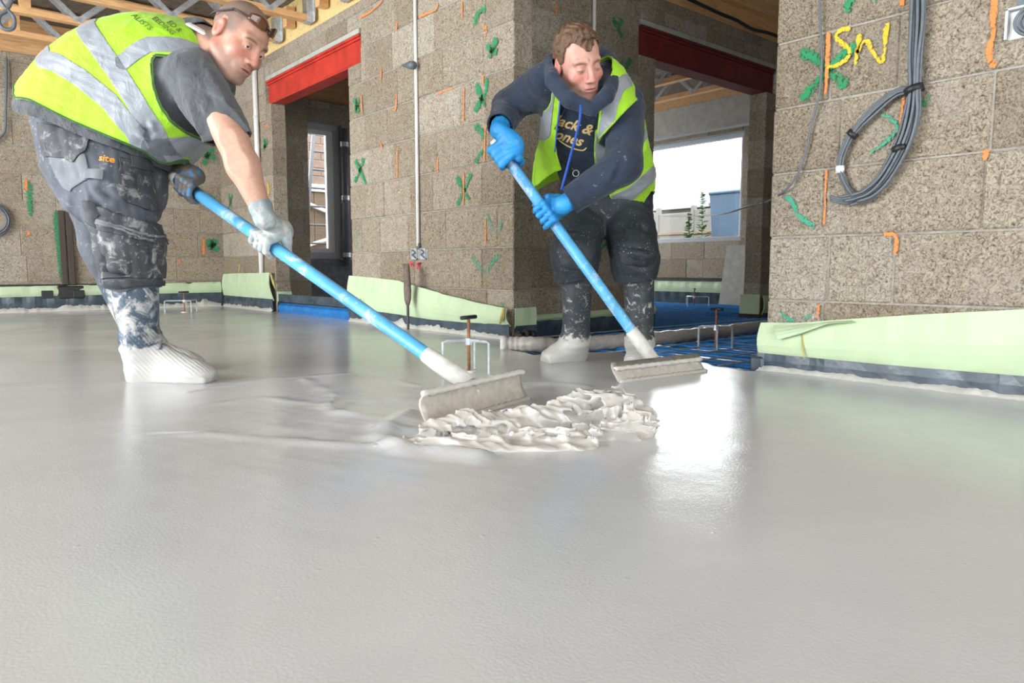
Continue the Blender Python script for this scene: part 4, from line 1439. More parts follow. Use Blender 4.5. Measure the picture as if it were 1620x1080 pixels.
def surf(fn, lo, hi, h):
    """surface nets on a block-sparse grid; returns vertices and quads"""
    lo = np.asarray(lo, float); hi = np.asarray(hi, float)
    B = 6
    nb = np.ceil((hi - lo) / (h * B)).astype(int) + 1
    n = nb * B
    I = np.stack(np.meshgrid(*[np.arange(k) for k in nb], indexing='ij'), -1).reshape(-1, 3)
    dc = fn(lo + (I * B + (B - 1) / 2) * h)
    vol = np.repeat(np.repeat(np.repeat(np.where(dc < 0, -1.0, 1.0).astype(np.float32).reshape(nb), B, 0), B, 1), B, 2)
    act = I[np.abs(dc) < B * h * 1.0 + 0.006]
    o = np.stack(np.meshgrid(*[np.arange(B)] * 3, indexing='ij'), -1).reshape(-1, 3)
    for s in range(0, len(act), 1500):
        ix = (act[s:s + 1500, None, :] * B + o[None]).reshape(-1, 3)
        vol[ix[:, 0], ix[:, 1], ix[:, 2]] = fn(lo + ix * h)
    vol[0] = vol[-1] = 1; vol[:, 0] = vol[:, -1] = 1; vol[:, :, 0] = vol[:, :, -1] = 1
    neg = vol < 0
    cnt = np.zeros(tuple(n - 1), np.int8)
    for a in (0, 1):
        for b in (0, 1):
            for c in (0, 1):
                cnt += neg[a:n[0] - 1 + a, b:n[1] - 1 + b, c:n[2] - 1 + c]
    cells = np.argwhere((cnt > 0) & (cnt < 8))
    idx = np.full(tuple(n - 1), -1, np.int64)
    idx[tuple(cells.T)] = np.arange(len(cells))
    acc = np.zeros((len(cells), 3)); w = np.zeros(len(cells))
    corners = [(a, b, c) for a in (0, 1) for b in (0, 1) for c in (0, 1)]
    val = {c: vol[tuple((cells + c).T)].astype(float) for c in corners}
    for c in corners:
        for ax in range(3):
            if c[ax]: continue
            d = list(c); d[ax] = 1; d = tuple(d)
            v0, v1 = val[c], val[d]
            m = (v0 < 0) != (v1 < 0)
            t = np.where(m, v0 / np.where(m, v0 - v1, 1), 0)
            q = np.tile(np.array(c, float), (len(cells), 1)); q[:, ax] += t
            acc += q * m[:, None]; w += m
    V = lo + (cells + acc / np.maximum(w, 1)[:, None]) * h
    Q = []
    for ax in range(3):
        sl0 = [slice(None)] * 3; sl1 = [slice(None)] * 3
        sl0[ax] = slice(0, -1); sl1[ax] = slice(1, None)
        s0, s1 = neg[tuple(sl0)], neg[tuple(sl1)]
        e = np.argwhere(s0 != s1)
        b, c = (ax + 1) % 3, (ax + 2) % 3
        e = e[(e[:, b] > 0) & (e[:, c] > 0)]
        e = e[(e[:, b] < n[b] - 1) & (e[:, c] < n[c] - 1)]
        inside = s0[tuple(e.T)]
        def cell(db, dc_):
            q = e.copy(); q[:, b] -= db; q[:, c] -= dc_
            return idx[tuple(q.T)]
        q = np.stack([cell(1, 1), cell(0, 1), cell(0, 0), cell(1, 0)], 1)
        q[~inside] = q[~inside][:, ::-1]
        Q.append(q)
    Q = np.concatenate(Q)
    Q = Q[(Q >= 0).all(1)]
    return V, Q


def tris(Q):
    return np.concatenate([Q[:, [0, 1, 2]], Q[:, [0, 2, 3]]])


def vnorm(V, T):
    n = np.cross(V[T[:, 1]] - V[T[:, 0]], V[T[:, 2]] - V[T[:, 0]])
    N = np.zeros_like(V)
    for k in range(3):
        np.add.at(N, T[:, k], n)
    return N / (np.linalg.norm(N, axis=1)[:, None] + 1e-12)


def smooth_mesh(V, T, it=2, lam=0.5):
    E = np.concatenate([T[:, [0, 1]], T[:, [1, 2]], T[:, [2, 0]]])
    for _ in range(it):
        S = np.zeros_like(V); c = np.zeros(len(V))
        np.add.at(S, E[:, 0], V[E[:, 1]]); np.add.at(c, E[:, 0], 1)
        np.add.at(S, E[:, 1], V[E[:, 0]]); np.add.at(c, E[:, 1], 1)
        V = V + lam * (S / np.maximum(c, 1)[:, None] - V)
    return V


def clip_mesh(V, T, val, extra=None):
    """keep val > 0, cutting triangles along the zero line"""
    keep = val[T] > 0
    k = keep.sum(1)
    out = [tuple(t) for t in T[k == 3]]
    NV = list(V); cache = {}
    NE = list(extra) if extra is not None else None
    def cut(i, j):
        key = (min(i, j), max(i, j))
        if key not in cache:
            t = val[i] / (val[i] - val[j])
            cache[key] = len(NV); NV.append(V[i] + (V[j] - V[i]) * t)
            if NE is not None: NE.append(extra[i] + (extra[j] - extra[i]) * t)
        return cache[key]
    for t, kk in zip(T[(k == 1) | (k == 2)], keep[(k == 1) | (k == 2)]):
        t = list(map(int, t))
        if kk.sum() == 1:
            i = int(np.argmax(kk)); a, b, c = t[i], t[(i + 1) % 3], t[(i + 2) % 3]
            out.append((a, cut(a, b), cut(a, c)))
        else:
            i = int(np.argmin(kk)); a, b, c = t[i], t[(i + 1) % 3], t[(i + 2) % 3]
            p, q = cut(a, b), cut(a, c)
            out.append((p, b, c)); out.append((p, c, q))
    NV = np.array(NV); out = np.array(out, dtype=np.int64).reshape(-1, 3)
    used = np.unique(out)
    mp = np.full(len(NV), -1, np.int64); mp[used] = np.arange(len(used))
    if NE is not None:
        return NV[used], mp[out], np.array(NE)[used]
    return NV[used], mp[out]


def fast_obj(name, V, T, mat, parent, base=(0, 0, 0), col=None, solid=0.0, offset=-1.0):
    V = np.asarray(V, np.float32) - np.asarray(base, np.float32)
    me = bpy.data.meshes.new(name)
    me.vertices.add(len(V)); me.vertices.foreach_set('co', V.ravel())
    k = T.shape[1]
    me.loops.add(T.size); me.loops.foreach_set('vertex_index', T.astype(np.int32).ravel())
    me.polygons.add(len(T))
    me.polygons.foreach_set('loop_start', np.arange(0, T.size, k, dtype=np.int32))
    me.polygons.foreach_set('loop_total', np.full(len(T), k, dtype=np.int32))
    me.polygons.foreach_set('use_smooth', np.ones(len(T), bool))
    me.update(calc_edges=True); me.validate()
    me.materials.append(M[mat] if isinstance(mat, str) else mat)
    if col is not None:
        ca = me.color_attributes.new('Col', 'FLOAT_COLOR', 'POINT')
        c4 = np.ones((len(V), 4), np.float32); c4[:, :3] = col
        ca.data.foreach_set('color', c4.ravel())
    o = bpy.data.objects.new(name, me)
    link(o, parent)
    if solid:
        md = o.modifiers.new('thickness', 'SOLIDIFY'); md.thickness = solid; md.offset = offset
    return o


def patch(V, T, N, val, off):
    """raised piece of a surface where val > 0"""
    v, t, n = clip_mesh(V, T, val, N)
    return v + n / (np.linalg.norm(n, axis=1)[:, None] + 1e-9) * off, t


def largest(v, t):
    """keep only the largest connected piece"""
    if len(t) == 0: return v, t
    lab = np.arange(len(v))
    while True:
        m = lab[t].min(1); new = lab.copy()
        for k in range(3): np.minimum.at(new, t[:, k], m)
        new = new[new]
        if (new == lab).all(): break
        lab = new
    u, c = np.unique(lab[t[:, 0]], return_counts=True)
    t = t[lab[t[:, 0]] == u[c.argmax()]]
    used = np.unique(t); mp = np.full(len(v), -1, np.int64); mp[used] = np.arange(len(used))
    return v[used], mp[t]


def folds(V, segs):
    """sum of creases: (a, b, width, amplitude) along segments"""
    d = np.zeros(len(V))
    for a, b, w, amp in segs:
        d += amp * np.exp(-(np.maximum(cone(V, a, b, 0, 0), 0) / w) ** 2)
    return d


def grad_noise(V, seed, freq, octs=3):
    return sines(V, seed, freq, octs)


def sstep(a, b, x):
    t = np.clip((x - a) / (b - a), 0, 1); return t * t * (3 - 2 * t)


# ------------------------------------------------------------------ heap of wet screed pushed by the blade
def heap():
    r = np.random.default_rng(12)
    C = []
    def fl(px, py, z): 
        q = onz(px, py); return np.array([q[0], q[1], z])
    spine = [(640, 700, 0.010), (690, 690, 0.030), (740, 682, 0.040), (790, 684, 0.040), (840, 680, 0.046), (890, 672, 0.052), (930, 664, 0.066), (965, 668, 0.068), (1000, 680, 0.045), (1015, 690, 0.015)]
    sp = [fl(x, y, 0) for x, y, _ in spine]; sh = [h for *_, h in spine]
    blobs = []
    for i in range(len(sp) - 1):
        blobs.append((sp[i], sp[i + 1], sh[i], sh[i + 1]))
    def ridged(p, seed, freq):  # folded skin of the paste
        w = np.stack([sines(p, seed + i, freq * 0.6, 2) for i in range(3)], 1)
        s_ = sines(p + w * 0.55 / freq, seed + 7, freq, 1)
        return 1 - 2 * (np.sqrt(np.clip(s_, -1, 1) ** 2 + 0.05) - 0.1)
    pits = []
    for k in range(30):
        t = r.uniform(0.1, 0.97) * (len(sp) - 1); i = int(t); u = t - i
        c = sp[i] * (1 - u) + sp[min(i + 1, len(sp) - 1)] * u
        hgt = sh[i] * (1 - u) + sh[min(i + 1, len(sp) - 1)] * u
        c = c + nrmz(nrmz(CAM - c) + r.normal(size=3) * 0.5) * hgt * 1.05; c[2] = max(c[2], 0.012)
        pits.append((c, r.uniform(0.005, 0.013)))
    flat = [(fl(600, 706, 0), fl(760, 708, 0), 0.012), (fl(690, 704, 0), fl(900, 700, 0), 0.022), (fl(850, 694, 0), fl(1005, 690, 0), 0.022), (fl(720, 712, 0), fl(930, 708, 0), 0.012), (fl(900, 640, 0), fl(830, 655, 0), 0.02), (fl(860, 610, 0), fl(930, 640, 0), 0.018)]
    def fn(p):
        d = None
        for a, b, r1, r2 in blobs:
            c = cone(p, a, b, r1, r2); d = c if d is None else smin(d, c, 0.02)
        for a, b, rr in flat:
            q = p * np.array([1, 1, 2.2]); d = smin(d, cone(q, a, b, rr * 1.8, rr * 1.8) * 0.5, 0.015)
        side = sstep(-0.12, 0.18, (p - sp[5]) @ nrmz(sp[-1] - sp[0]))
        up = np.clip(p[:, 2] / 0.03, 0.15, 1.0)
        d = d - up * (0.014 + 0.017 * side) * ridged(p * np.array([1, 1, 0.7]), 40, 50) - up * 0.004 * ridged(p, 50, 100)
        for c, rr in pits:
            d = smax(d, -(np.linalg.norm((p - c) * np.array([1, 1, 1.2]), axis=1) - rr), 0.005)
        return d
    lo = np.min(sp, 0) - [0.22, 0.14, 0.012]; hi = np.max(sp, 0) + [0.14, 0.2, 0.14]; lo[2] = -0.012; hi[2] = 0.14
    V, Q = surf(fn, lo, hi, 0.0036)
    T = tris(Q)
    V, T = largest(V, T)
    V = smooth_mesh(V, T, 1, 0.5)
    b = np.mean(sp, 0); b[2] = 0
    o = fast_obj('screed_heap', V, T, 'screed_wet', None, b)
    o.location = tuple(b)
    tag(o, 'churned heap of wet grey screed pushed up before the left blade', 'wet screed')


heap()

# ------------------------------------------------------------------ squeegees
PR = 0.0205


def w2v(P):
    P = np.asarray(P, float); return np.array([P @ RT, P @ FH, P[2]])


def v2w(q):
    return q[0] * RT + q[1] * FH + q[2] * UU


def squeegee(label, bl, br, height, T_px, T_dep, B_px, B_dep, lean, end_mat='blade'):
    bl, br = w2v(bl), w2v(br)
    mid = (bl + br) / 2
    root = empty('squeegee', tuple(v2w(mid)), -YAW)
    ax = nrmz(br - bl); L = np.linalg.norm(br - bl)
    nf = nrmz(np.cross(ax, (0, 0, 1)))            # horizontal, towards the camera side
    if nf[1] > 0: nf = -nf
    prof = [(0.010, 0.002), (0.004, 0.012), (-0.006, 0.03), (-0.010, 0.05), (-0.008, 0.066), (0.0, height - 0.006), (0.006, height)]
    prof = [(d + lean * z, z) for d, z in prof]
    V, F = [], []
    m = 24
    for s in (0, 1):
        for i in range(m + 1):
            u = -L / 2 + L * i / m
            for d, z in prof:
                wv = 0.0015 * math.sin(i * 1.3 + z * 90)
                V.append(ax * u + nf * (d + wv - 0.006 * s) + np.array([0, 0, z]))
    w = len(prof); off = (m + 1) * w
    for i in range(m):
        for k in range(w - 1):
            q = (i * w + k, (i + 1) * w + k, (i + 1) * w + k + 1, i * w + k + 1)
            F.append(q); F.append(tuple(off + x for x in q[::-1]))
        for k in (0, w - 1):
            F.append((i * w + k, (i + 1) * w + k, off + (i + 1) * w + k, off + i * w + k))
    for i in (0, m):
        for k in range(w - 1):
            F.append((i * w + k, i * w + k + 1, off + i * w + k + 1, off + i * w + k))
    bladeo = MB().add(V, F).build('blade', 'blade', root, smooth=True)
    # caked top rim
    tz = prof[-1]
    pts = [ax * (-L / 2 + L * i / 30) + nf * (tz[0] - 0.006) + np.array([0, 0, tz[1] + 0.001 * math.sin(i * 2.1)]) for i in range(31)]
    MB().tube(pts, [0.0085 + 0.0018 * math.sin(i * 3.7) for i in range(31)], 8).build('top_rim', 'splash', root, smooth=True)
    pts = [ax * (-L / 2 + L * i / 30) + nf * (prof[0][0] + 0.004) + np.array([0, 0, 0.004]) for i in range(31)]
    MB().tube(pts, [0.008 + 0.0025 * math.sin(i * 2.9) for i in range(31)], 8).build('screed_lip', 'screed_wet', root, smooth=True)
    B = vw(*B_px, B_dep); T = vw(*T_px, T_dep)
    B0 = B - mid; T0 = T - mid
    d = nrmz(T0 - B0)
    MB().tube([B0, B0 + d * 0.06, B0 + d * 0.10, T0], [PR, PR, PR, PR], 16).build('pole', 'blue_pole', root, smooth=True)
    MB().tube([B0 - d * 0.02, B0 + d * 0.10, B0 + d * 0.15], [PR + 0.006, PR + 0.006, PR + 0.003], 16).build('socket', 'splash', root, smooth=True)
    MB().tube([B0 - d * 0.02, -nf * 0.02 + np.array([0, 0, height * 0.55])], [PR + 0.003, 0.016], 10).build('yoke', 'splash', root, smooth=True)
    MB().tube([T0 - d * 0.002, T0 + d * 0.03], [PR + 0.002, PR - 0.002], 14).build('end_cap', 'splash', root, smooth=True)
    tag(root, label, 'squeegee', 'long-handled screed squeegees')
    return B, T


LB, LT = squeegee('squeegee with long light blue pole held by the bending man in the grey shirt', onz(674, 676), onz(832, 631), 0.082, (281, 284), 2.60, (735, 603), 1.99, -0.10)
RB, RTP = squeegee('squeegee with light blue pole held by the man in the navy hoodie', onz(976, 605), onz(1113, 587), 0.045, (789, 232), 2.72, (1036, 574), 2.64, -0.25)


def pole_at(B, T, px):
    """point of a pole whose image column is px"""
    best = None
    for t in np.linspace(0, 1, 400):
        P = B + (T - B) * t
        w = v2w(P) - CAM
        x = CX + FPX * (w @ RT) / (w @ FF)
        if best is None or abs(x - px) < best[0]: best = (abs(x - px), P)
    return best[1]


def hand_fn(c, q, n_hint, t_hint, wrist, cuff, rp=PR, s=1.0, heel=0.052, along=0.0):
    """gloved hand closed round a pole. Returns sdf, bounds"""
    q = nrmz(q); n = np.array(n_hint, float); n = nrmz(n - q * (n @ q))
    t = np.cross(q, n)
    if t @ np.array(t_hint) < 0: t = -t
    def dr(deg, rad, u):
        a = math.radians(deg)
        return c + q * u + (math.cos(a) * n + math.sin(a) * t) * rad
    Wd = c + n * (rp + 0.020) - t * heel + q * along
    prims_palm, fingers = [], []
    for i, ln in enumerate((0.95, 1.05, 1.0, 0.82)):
        u = (1.5 - i) * 0.0228 * s
        K = dr(48, rp + 0.023, u)
        prims_palm.append((Wd + q * u * 0.72, K, 0.0185, 0.0135))
        a1, a2, a3 = 48 + 58 * ln, 48 + 118 * ln, 48 + 172 * ln
        fingers.append(([K, dr(a1, rp + 0.0150, u * 1.04), dr(a2, rp + 0.0115, u * 1.02), dr(a3, rp + 0.011, u)], [0.0112, 0.0104, 0.0098, 0.0086]))
    th = ([Wd + q * 0.024 + n * -0.004, dr(-55, rp + 0.022, 0.047), dr(-105, rp + 0.016, 0.060), dr(-150, rp + 0.0135, 0.058)], [0.018, 0.0155, 0.013, 0.011])
    wrist = np.asarray(wrist, float); cuff = np.asarray(cuff, float)
    def fn(p):
        d = None
        for a, b, r1, r2 in prims_palm:
            e = cone(p, a, b, r1, r2); d = e if d is None else smin(d, e, 0.008)
        d = smin(d, cone(p, Wd, wrist, 0.032, 0.031), 0.02)
        d = smin(d, cone(p, wrist, cuff, 0.033, 0.037), 0.01)
        f = None
        for pts, rs in fingers:
            e = chain(p, pts, rs, 0.004); f = e if f is None else np.minimum(f, e)
        d = smin(d, f, 0.004)
        d = smin(d, chain(p, *th, 0.006), 0.008)
        return d + 0.0012 * grad_noise(p, 8, 90, 2)
    allp = np.array([c, Wd, wrist, cuff] + [x for f in fingers for x in f[0]] + list(th[0]))
    return fn, allp.min(0) - 0.055, allp.max(0) + 0.055


# ------------------------------------------------------------------ heads
def head_frame(center, fwd, up):
    y = nrmz(fwd); z = np.array(up, float); z = nrmz(z - y * (z @ y)); x = np.cross(y, z)
    return np.array(center, float), np.stack([x, y, z], 1)


def head_sdf(q, lids=0.0045, brow=1.0, jaw=1.0, mouth=0.002):
    """q in head space: x right, y forward, z up"""
    ax = np.abs(q[:, 0]); m = np.stack([ax, q[:, 1], q[:, 2]], 1)
    d = ell(q, (0, -0.016, 0.034), (0.075, 0.097, 0.088))
    d = smin(d, ell(q, (0, 0.022, -0.032), (0.060 * jaw, 0.070, 0.083)), 0.03)
    d = smin(d, cone(m, (0.056 * jaw, -0.004, -0.058), (0.018, 0.066, -0.103), 0.020, 0.018), 0.028)
    d = smin(d, ell(q, (0, 0.072, -0.104), (0.024, 0.020, 0.018)), 0.02)
    d = smin(d, ell(m, (0.040, 0.058, -0.028), (0.024, 0.022, 0.022)), 0.02)
    d = smin(d, cone(m, (0.008, 0.083, 0.024), (0.042, 0.068, 0.026), 0.0115 * brow, 0.010), 0.014)
    # eye sockets
    d = smax(d, -ell(m, (0.031, 0.099, 0.003), (0.019, 0.019, 0.0125)), 0.014)
    # nose
    d = smin(d, cone(q, (0, 0.089, 0.014), (0, 0.108, -0.028), 0.0075, 0.0115), 0.010)
    d = smin(d, ell(q, (0, 0.110, -0.033), (0.0115, 0.012, 0.010)), 0.006)
    d = smin(d, ell(m, (0.0135, 0.100, -0.036), (0.0085, 0.011, 0.008)), 0.005)
    d = smax(d, -ell(m, (0.008, 0.106, -0.044), (0.0045, 0.006, 0.004)), 0.003)
    # muzzle and lips
    d = smin(d, ell(q, (0, 0.079, -0.066), (0.034, 0.020, 0.024)), 0.016)
    d = smin(d, ell(q, (0, 0.0975, -0.0615), (0.021, 0.0065, 0.0055)), 0.005)
    d = smin(d, ell(q, (0, 0.0955, -0.0735), (0.018, 0.0065, 0.006)), 0.005)
    d = smax(d, -ell(q, (0, 0.104, -0.0675), (0.022, 0.012, mouth)), 0.0025)
    # eyelids
    lid = np.linalg.norm(m - (0.0315, 0.0755, 0.001), axis=1) - 0.0150
    slot = np.maximum(np.abs(q[:, 2] + 0.0005 + 0.6 * (ax - 0.0315) ** 2 / 0.012) - lids, np.abs(ax - 0.0315) - 0.0125)
    lid = smax(lid, -slot, 0.002)
    d = smin(d, lid, 0.005)
    # ears
    e = ell(m, (0.079, -0.012, -0.004), (0.0095, 0.019, 0.032))
    e = smax(e, -ell(m, (0.090, -0.009, 0.000), (0.009, 0.0115, 0.021)), 0.004)
    e = smin(e, ell(m, (0.080, -0.004, -0.004), (0.006, 0.005, 0.009)), 0.003)
    d = smin(d, e, 0.006)
    return d


def head_color(q, skin, flush, lip, hair, hairline, stubble, browc, brow_k=1.0, lash=None):
    """skin, cheeks, lips, brows, cropped hair; shade painted into mouth line and lid crease"""
    ax = np.abs(q[:, 0])
    c = np.tile(np.array(skin, float), (len(q), 1))
    def mix(col, k):
        nonlocal c
        k = np.clip(k, 0, 1)[:, None]; c = c * (1 - k) + np.array(col) * k
    front = sstep(0.0, 0.05, q[:, 1])
    ch = np.exp(-(((ax - 0.042) / 0.026) ** 2 + ((q[:, 2] + 0.028) / 0.024) ** 2)) * front
    mix(flush, ch * 0.8)
    mix(flush, np.exp(-((q[:, 0] / 0.016) ** 2 + ((q[:, 2] + 0.03) / 0.018) ** 2)) * (q[:, 1] > 0.09) * 0.75)
    mix(flush, (ax > 0.072) * (q[:, 1] < 0.02) * (q[:, 2] < 0.035) * 0.7)
    nz = 0.5 + 0.5 * sines(q, 31, 60, 3)
    mix(hair, hairline(q) * (0.72 + 0.28 * nz))
    bd = sstep(-0.035, -0.062, q[:, 2]) * sstep(-0.03, 0.03, q[:, 1]) * (1 - np.exp(-(((ax - 0.03) / 0.02) ** 2 + ((q[:, 2] + 0.04) / 0.012) ** 2)))
    mix(hair, bd * stubble)
    mix(lip, np.exp(-((q[:, 0] / 0.021) ** 4 + ((q[:, 2] + 0.0675) / 0.0105) ** 4)) * (q[:, 1] > 0.082) * 0.85)
    mix((0.12, 0.04, 0.03), np.exp(-((q[:, 0] / 0.02) ** 4 + ((q[:, 2] + 0.0675) / 0.0022) ** 2)) * (q[:, 1] > 0.08) * 0.75)  # shade between the lips, painted as a dark line
    bz = 0.0245 - 0.22 * (ax - 0.028) ** 2 / 0.02
    mix(browc, np.exp(-(((ax - 0.032) / 0.019) ** 4 + ((q[:, 2] - bz) / 0.0048) ** 2)) * (q[:, 1] > 0.04) * 0.9 * brow_k)
    if lash is not None:
        mix((0.05, 0.025, 0.018), np.exp(-(((ax - 0.0315) / 0.013) ** 4 + ((q[:, 2] - lash + 14 * (ax - 0.0315) ** 2 * -1) / 0.0017) ** 2)) * (q[:, 1] > 0.07) * 0.85)
        mix((0.40, 0.17, 0.13), np.exp(-(((ax - 0.0315) / 0.016) ** 4 + ((q[:, 2] - 0.011) / 0.0035) ** 2)) * (q[:, 1] > 0.06) * 0.55)  # shade of the upper lid crease, painted into the skin
    return c


def eyes(parent, base, C, A, look=(0, 1, 0), S=1.0):
    r = 0.0126 * S
    for s in (1, -1):
        o = C + A @ np.array([0.0315 * s, 0.0750, 0.0005]) * S
        lk = nrmz(A @ np.array(look, float))
        mb = MB()
        bm = bmesh.new(); bmesh.ops.create_uvsphere(bm, u_segments=16, v_segments=10, radius=r)
        bm.verts.index_update()
        V = [np.array(v.co) + o - base for v in bm.verts]; F = [[v.index for v in f.verts] for f in bm.faces]; bm.free()
        eb = mesh_obj('eyeball', V, F, 'eye_white', parent, smooth=True)
        bm = bmesh.new(); bmesh.ops.create_uvsphere(bm, u_segments=12, v_segments=8, radius=0.0072)
        bm.verts.index_update()
        V = [np.array(v.co) + o + lk * (r - 0.0062) - base for v in bm.verts]; F = [[v.index for v in f.verts] for f in bm.faces]; bm.free()
        mesh_obj('iris', V, F, 'eye_dark', eb, smooth=True)


M['eye_white'] = simple('eye_white', (0.72, 0.68, 0.64), 0.2, var=0.03)
M['eye_dark'] = simple('eye_dark', (0.03, 0.02, 0.015), 0.15, var=0.1)
M['skin'] = mat_attr('skin', 0.48, 0.08)
M['vest'] = mat_cloth('hi_vis_yellow', (0.31, 0.60, 0.012), 0.06, 0.38, 10, 0.7)
M['vest_edge'] = mat_cloth('vest_binding', (0.03, 0.10, 0.03), 0.1, 0.1)
M['reflective'] = mat_cloth('reflective_tape', (0.24, 0.26, 0.29), 0.12, 0.25, 16, 0.4)
M['grey_shirt'] = mat_cloth('grey_tshirt', (0.08, 0.085, 0.095), 0.2, 0.6, 13, 0.9)
M['navy'] = mat_cloth('navy_hoodie', (0.016, 0.028, 0.055), 0.25, 0.4, 14, 0.9, dirt=(0.20, 0.2, 0.2))
M['trousers_l'] = mat_splash('slate_work_trousers', (0.085, 0.094, 0.115), (0.30, 0.30, 0.30), 0.5, 18, 0.8)
M['pocket_l'] = mat_splash('black_pocket_cloth', (0.042, 0.045, 0.052), (0.26, 0.26, 0.26), 0.75, 18, 0.7)
M['patch_l'] = mat_splash('worn_grey_cloth', (0.16, 0.17, 0.185), (0.34, 0.34, 0.34), 0.45, 22, 0.85)
M['trousers_r'] = mat_splash('black_work_trousers', (0.018, 0.023, 0.030), (0.30, 0.33, 0.35), 0.34, 26, 0.65)
M['boot_l'] = mat_splash('rubber_boot_splashed', (0.040, 0.070, 0.105), (0.46, 0.45, 0.43), 1.0, 15, 0.5, coat_z=0.125, ribs=True)
M['boot_r'] = mat_splash('rubber_boot_dark', (0.035, 0.042, 0.05), (0.48, 0.47, 0.44), 0.62, 30, 0.5, coat_z=0.105, ribs=True)
M['glove_grey'] = mat_splash('glove_caked', (0.30, 0.36, 0.38), (0.52, 0.50, 0.46), 0.95, 20, 0.7, speck=False)
M['glove_dirty'] = mat_splash('glove_blue_dirty', (0.14, 0.11, 0.085), (0.04, 0.22, 0.42), 0.85, 24, 0.6, speck=False)
M['glove_blue'] = mat_splash('glove_bright_blue', (0.02, 0.25, 0.58), (0.40, 0.58, 0.68), 0.36, 20, 0.5, speck=False)
M['hair'] = simple('brown_hair', (0.115, 0.062, 0.034), 0.6, var=0.55, scale=90, bstr=0.5)
M['gold'] = simple('gold_print', (0.72, 0.52, 0.22), 0.7, var=0.08)
M['lanyard'] = simple('blue_cord', (0.012, 0.07, 0.36), 0.6, var=0.1)
M['orange_print'] = simple('orange_print', (0.85, 0.33, 0.02), 0.7, var=0.05)
M['grey_print'] = simple('dark_print', (0.10, 0.18, 0.03), 0.7, var=0.05)
M['white_tag'] = simple('white_cloth', (0.8, 0.8, 0.8), 0.8, var=0.03)


def text_mesh(txt, size, shear=0.0, bold=0.0):
    cu = bpy.data.curves.new('lettering', 'FONT')
    cu.body = txt; cu.size = size; cu.shear = shear; cu.offset = bold; cu.resolution_u = 3
    cu.align_x = 'CENTER'
    o = bpy.data.objects.new('lettering', cu); COL.objects.link(o)
    dg = bpy.context.evaluated_depsgraph_get()
    me = bpy.data.meshes.new_from_object(o.evaluated_get(dg))
    bpy.data.objects.remove(o); bpy.data.curves.remove(cu)
    bm = bmesh.new(); bm.from_mesh(me)
    bmesh.ops.triangulate(bm, faces=bm.faces[:])
    for _ in range(2):
        lg = [e for e in bm.edges if e.calc_length() > size * 0.22]
        if lg: bmesh.ops.subdivide_edges(bm, edges=lg, cuts=1)
        bmesh.ops.triangulate(bm, faces=bm.faces[:])
    bm.verts.index_update()
    V = np.array([v.co[:] for v in bm.verts]); F = np.array([[v.index for v in f.verts] for f in bm.faces])
    bm.free(); bpy.data.meshes.remove(me)
    return V, F


def project_text(name, txt, size, mat, parent, base, V, T, origin, right, up, direction, shear=0.0, bold=0.0, lift=0.003, bend=0.0, persp=False):
    """print lettering onto a surface (V, T): flat text frame projected along direction"""
    tv, tf = text_mesh(txt, size, shear, bold)
    right, up, direction = nrmz(right), nrmz(up), nrmz(direction)
    bvh = BVHTree.FromPolygons([Vector(v) for v in V], [tuple(map(int, t)) for t in T])
    out = []
    for a, b, _ in tv:
        P = np.asarray(origin) + right * a + up * (b + bend * a * a)
        dv = nrmz(P - np.array([0, 0, CAMH])) if persp else direction
        h = bvh.ray_cast(Vector(P), Vector(dv))
        if h[0] is None:
            near = bvh.find_nearest(Vector(P))
            out.append(np.array(near[0]) - direction * lift)
        else:
            out.append(np.array(h[0]) - direction * lift)
    out = np.array(out)
    return fast_obj(name, out, tf, mat, parent, base)


# ------------------------------------------------------------------ the bending man on the left
def boot_fn(top, ankle, heel, toe, rtop, rank, wide=0.045, knee_fold=True):
    """wellington boot: shaft, heel block, vamp, toe and sole"""
    top, ankle, heel, toe = map(lambda a: np.asarray(a, float), (top, ankle, heel, toe))
    ax = nrmz((toe - heel) * np.array([1, 1, 0])); sd = np.cross(ax, (0, 0, 1))
    L = np.linalg.norm((toe - heel)[:2])
    A = np.stack([ax, sd, np.array([0, 0, 1.0])], 1)
    def fn(p):
        d = cone(p, top, ankle, rtop, rank)
        d = smin(d, cone(p, ankle, heel + ax * 0.045 + np.array([0, 0, 0.045]), rank, 0.048), 0.03)
        d = smin(d, ell(p, heel + ax * 0.06 + np.array([0, 0, 0.045]), (0.062, 0.042, 0.055), A), 0.02)
        d = smin(d, cone(p, ankle + ax * 0.02 - np.array([0, 0, 0.02]), toe - ax * 0.075 + np.array([0, 0, 0.042]), 0.046, 0.034), 0.03)
        d = smin(d, ell(p, toe - ax * 0.065 + np.array([0, 0, 0.030]), (0.066, wide + 0.004, 0.034), A), 0.02)
        d = smin(d, cone(p, heel + ax * 0.05 + np.array([0, 0, 0.034]), toe - ax * 0.07 + np.array([0, 0, 0.030]), 0.042, 0.038), 0.02)
        # flat sole with a small lip
        q = (p - (heel + toe) / 2) @ A
        box = np.maximum(np.maximum(np.abs(q[:, 0]) - L / 2 + 0.012, np.abs(q[:, 1]) - wide * (0.86 + 0.16 * np.cos((q[:, 0] / L - 0.28) * 5.0))), np.abs(p[:, 2] - heel[2] - 0.010) - 0.012)
        d = smin(d, box, 0.012)
        t = (p - top) @ nrmz(ankle - top)
        d = d - 0.0018 * np.sin(t * 190) * np.exp(-((t - np.linalg.norm(ankle - top)) / 0.05) ** 2)
        return smax(d, -(p[:, 2] - heel[2] + 0.004), 0.004)
    pts = np.array([top, ankle, heel, toe])
    return fn, pts.min(0) - 0.10, pts.max(0) + 0.10


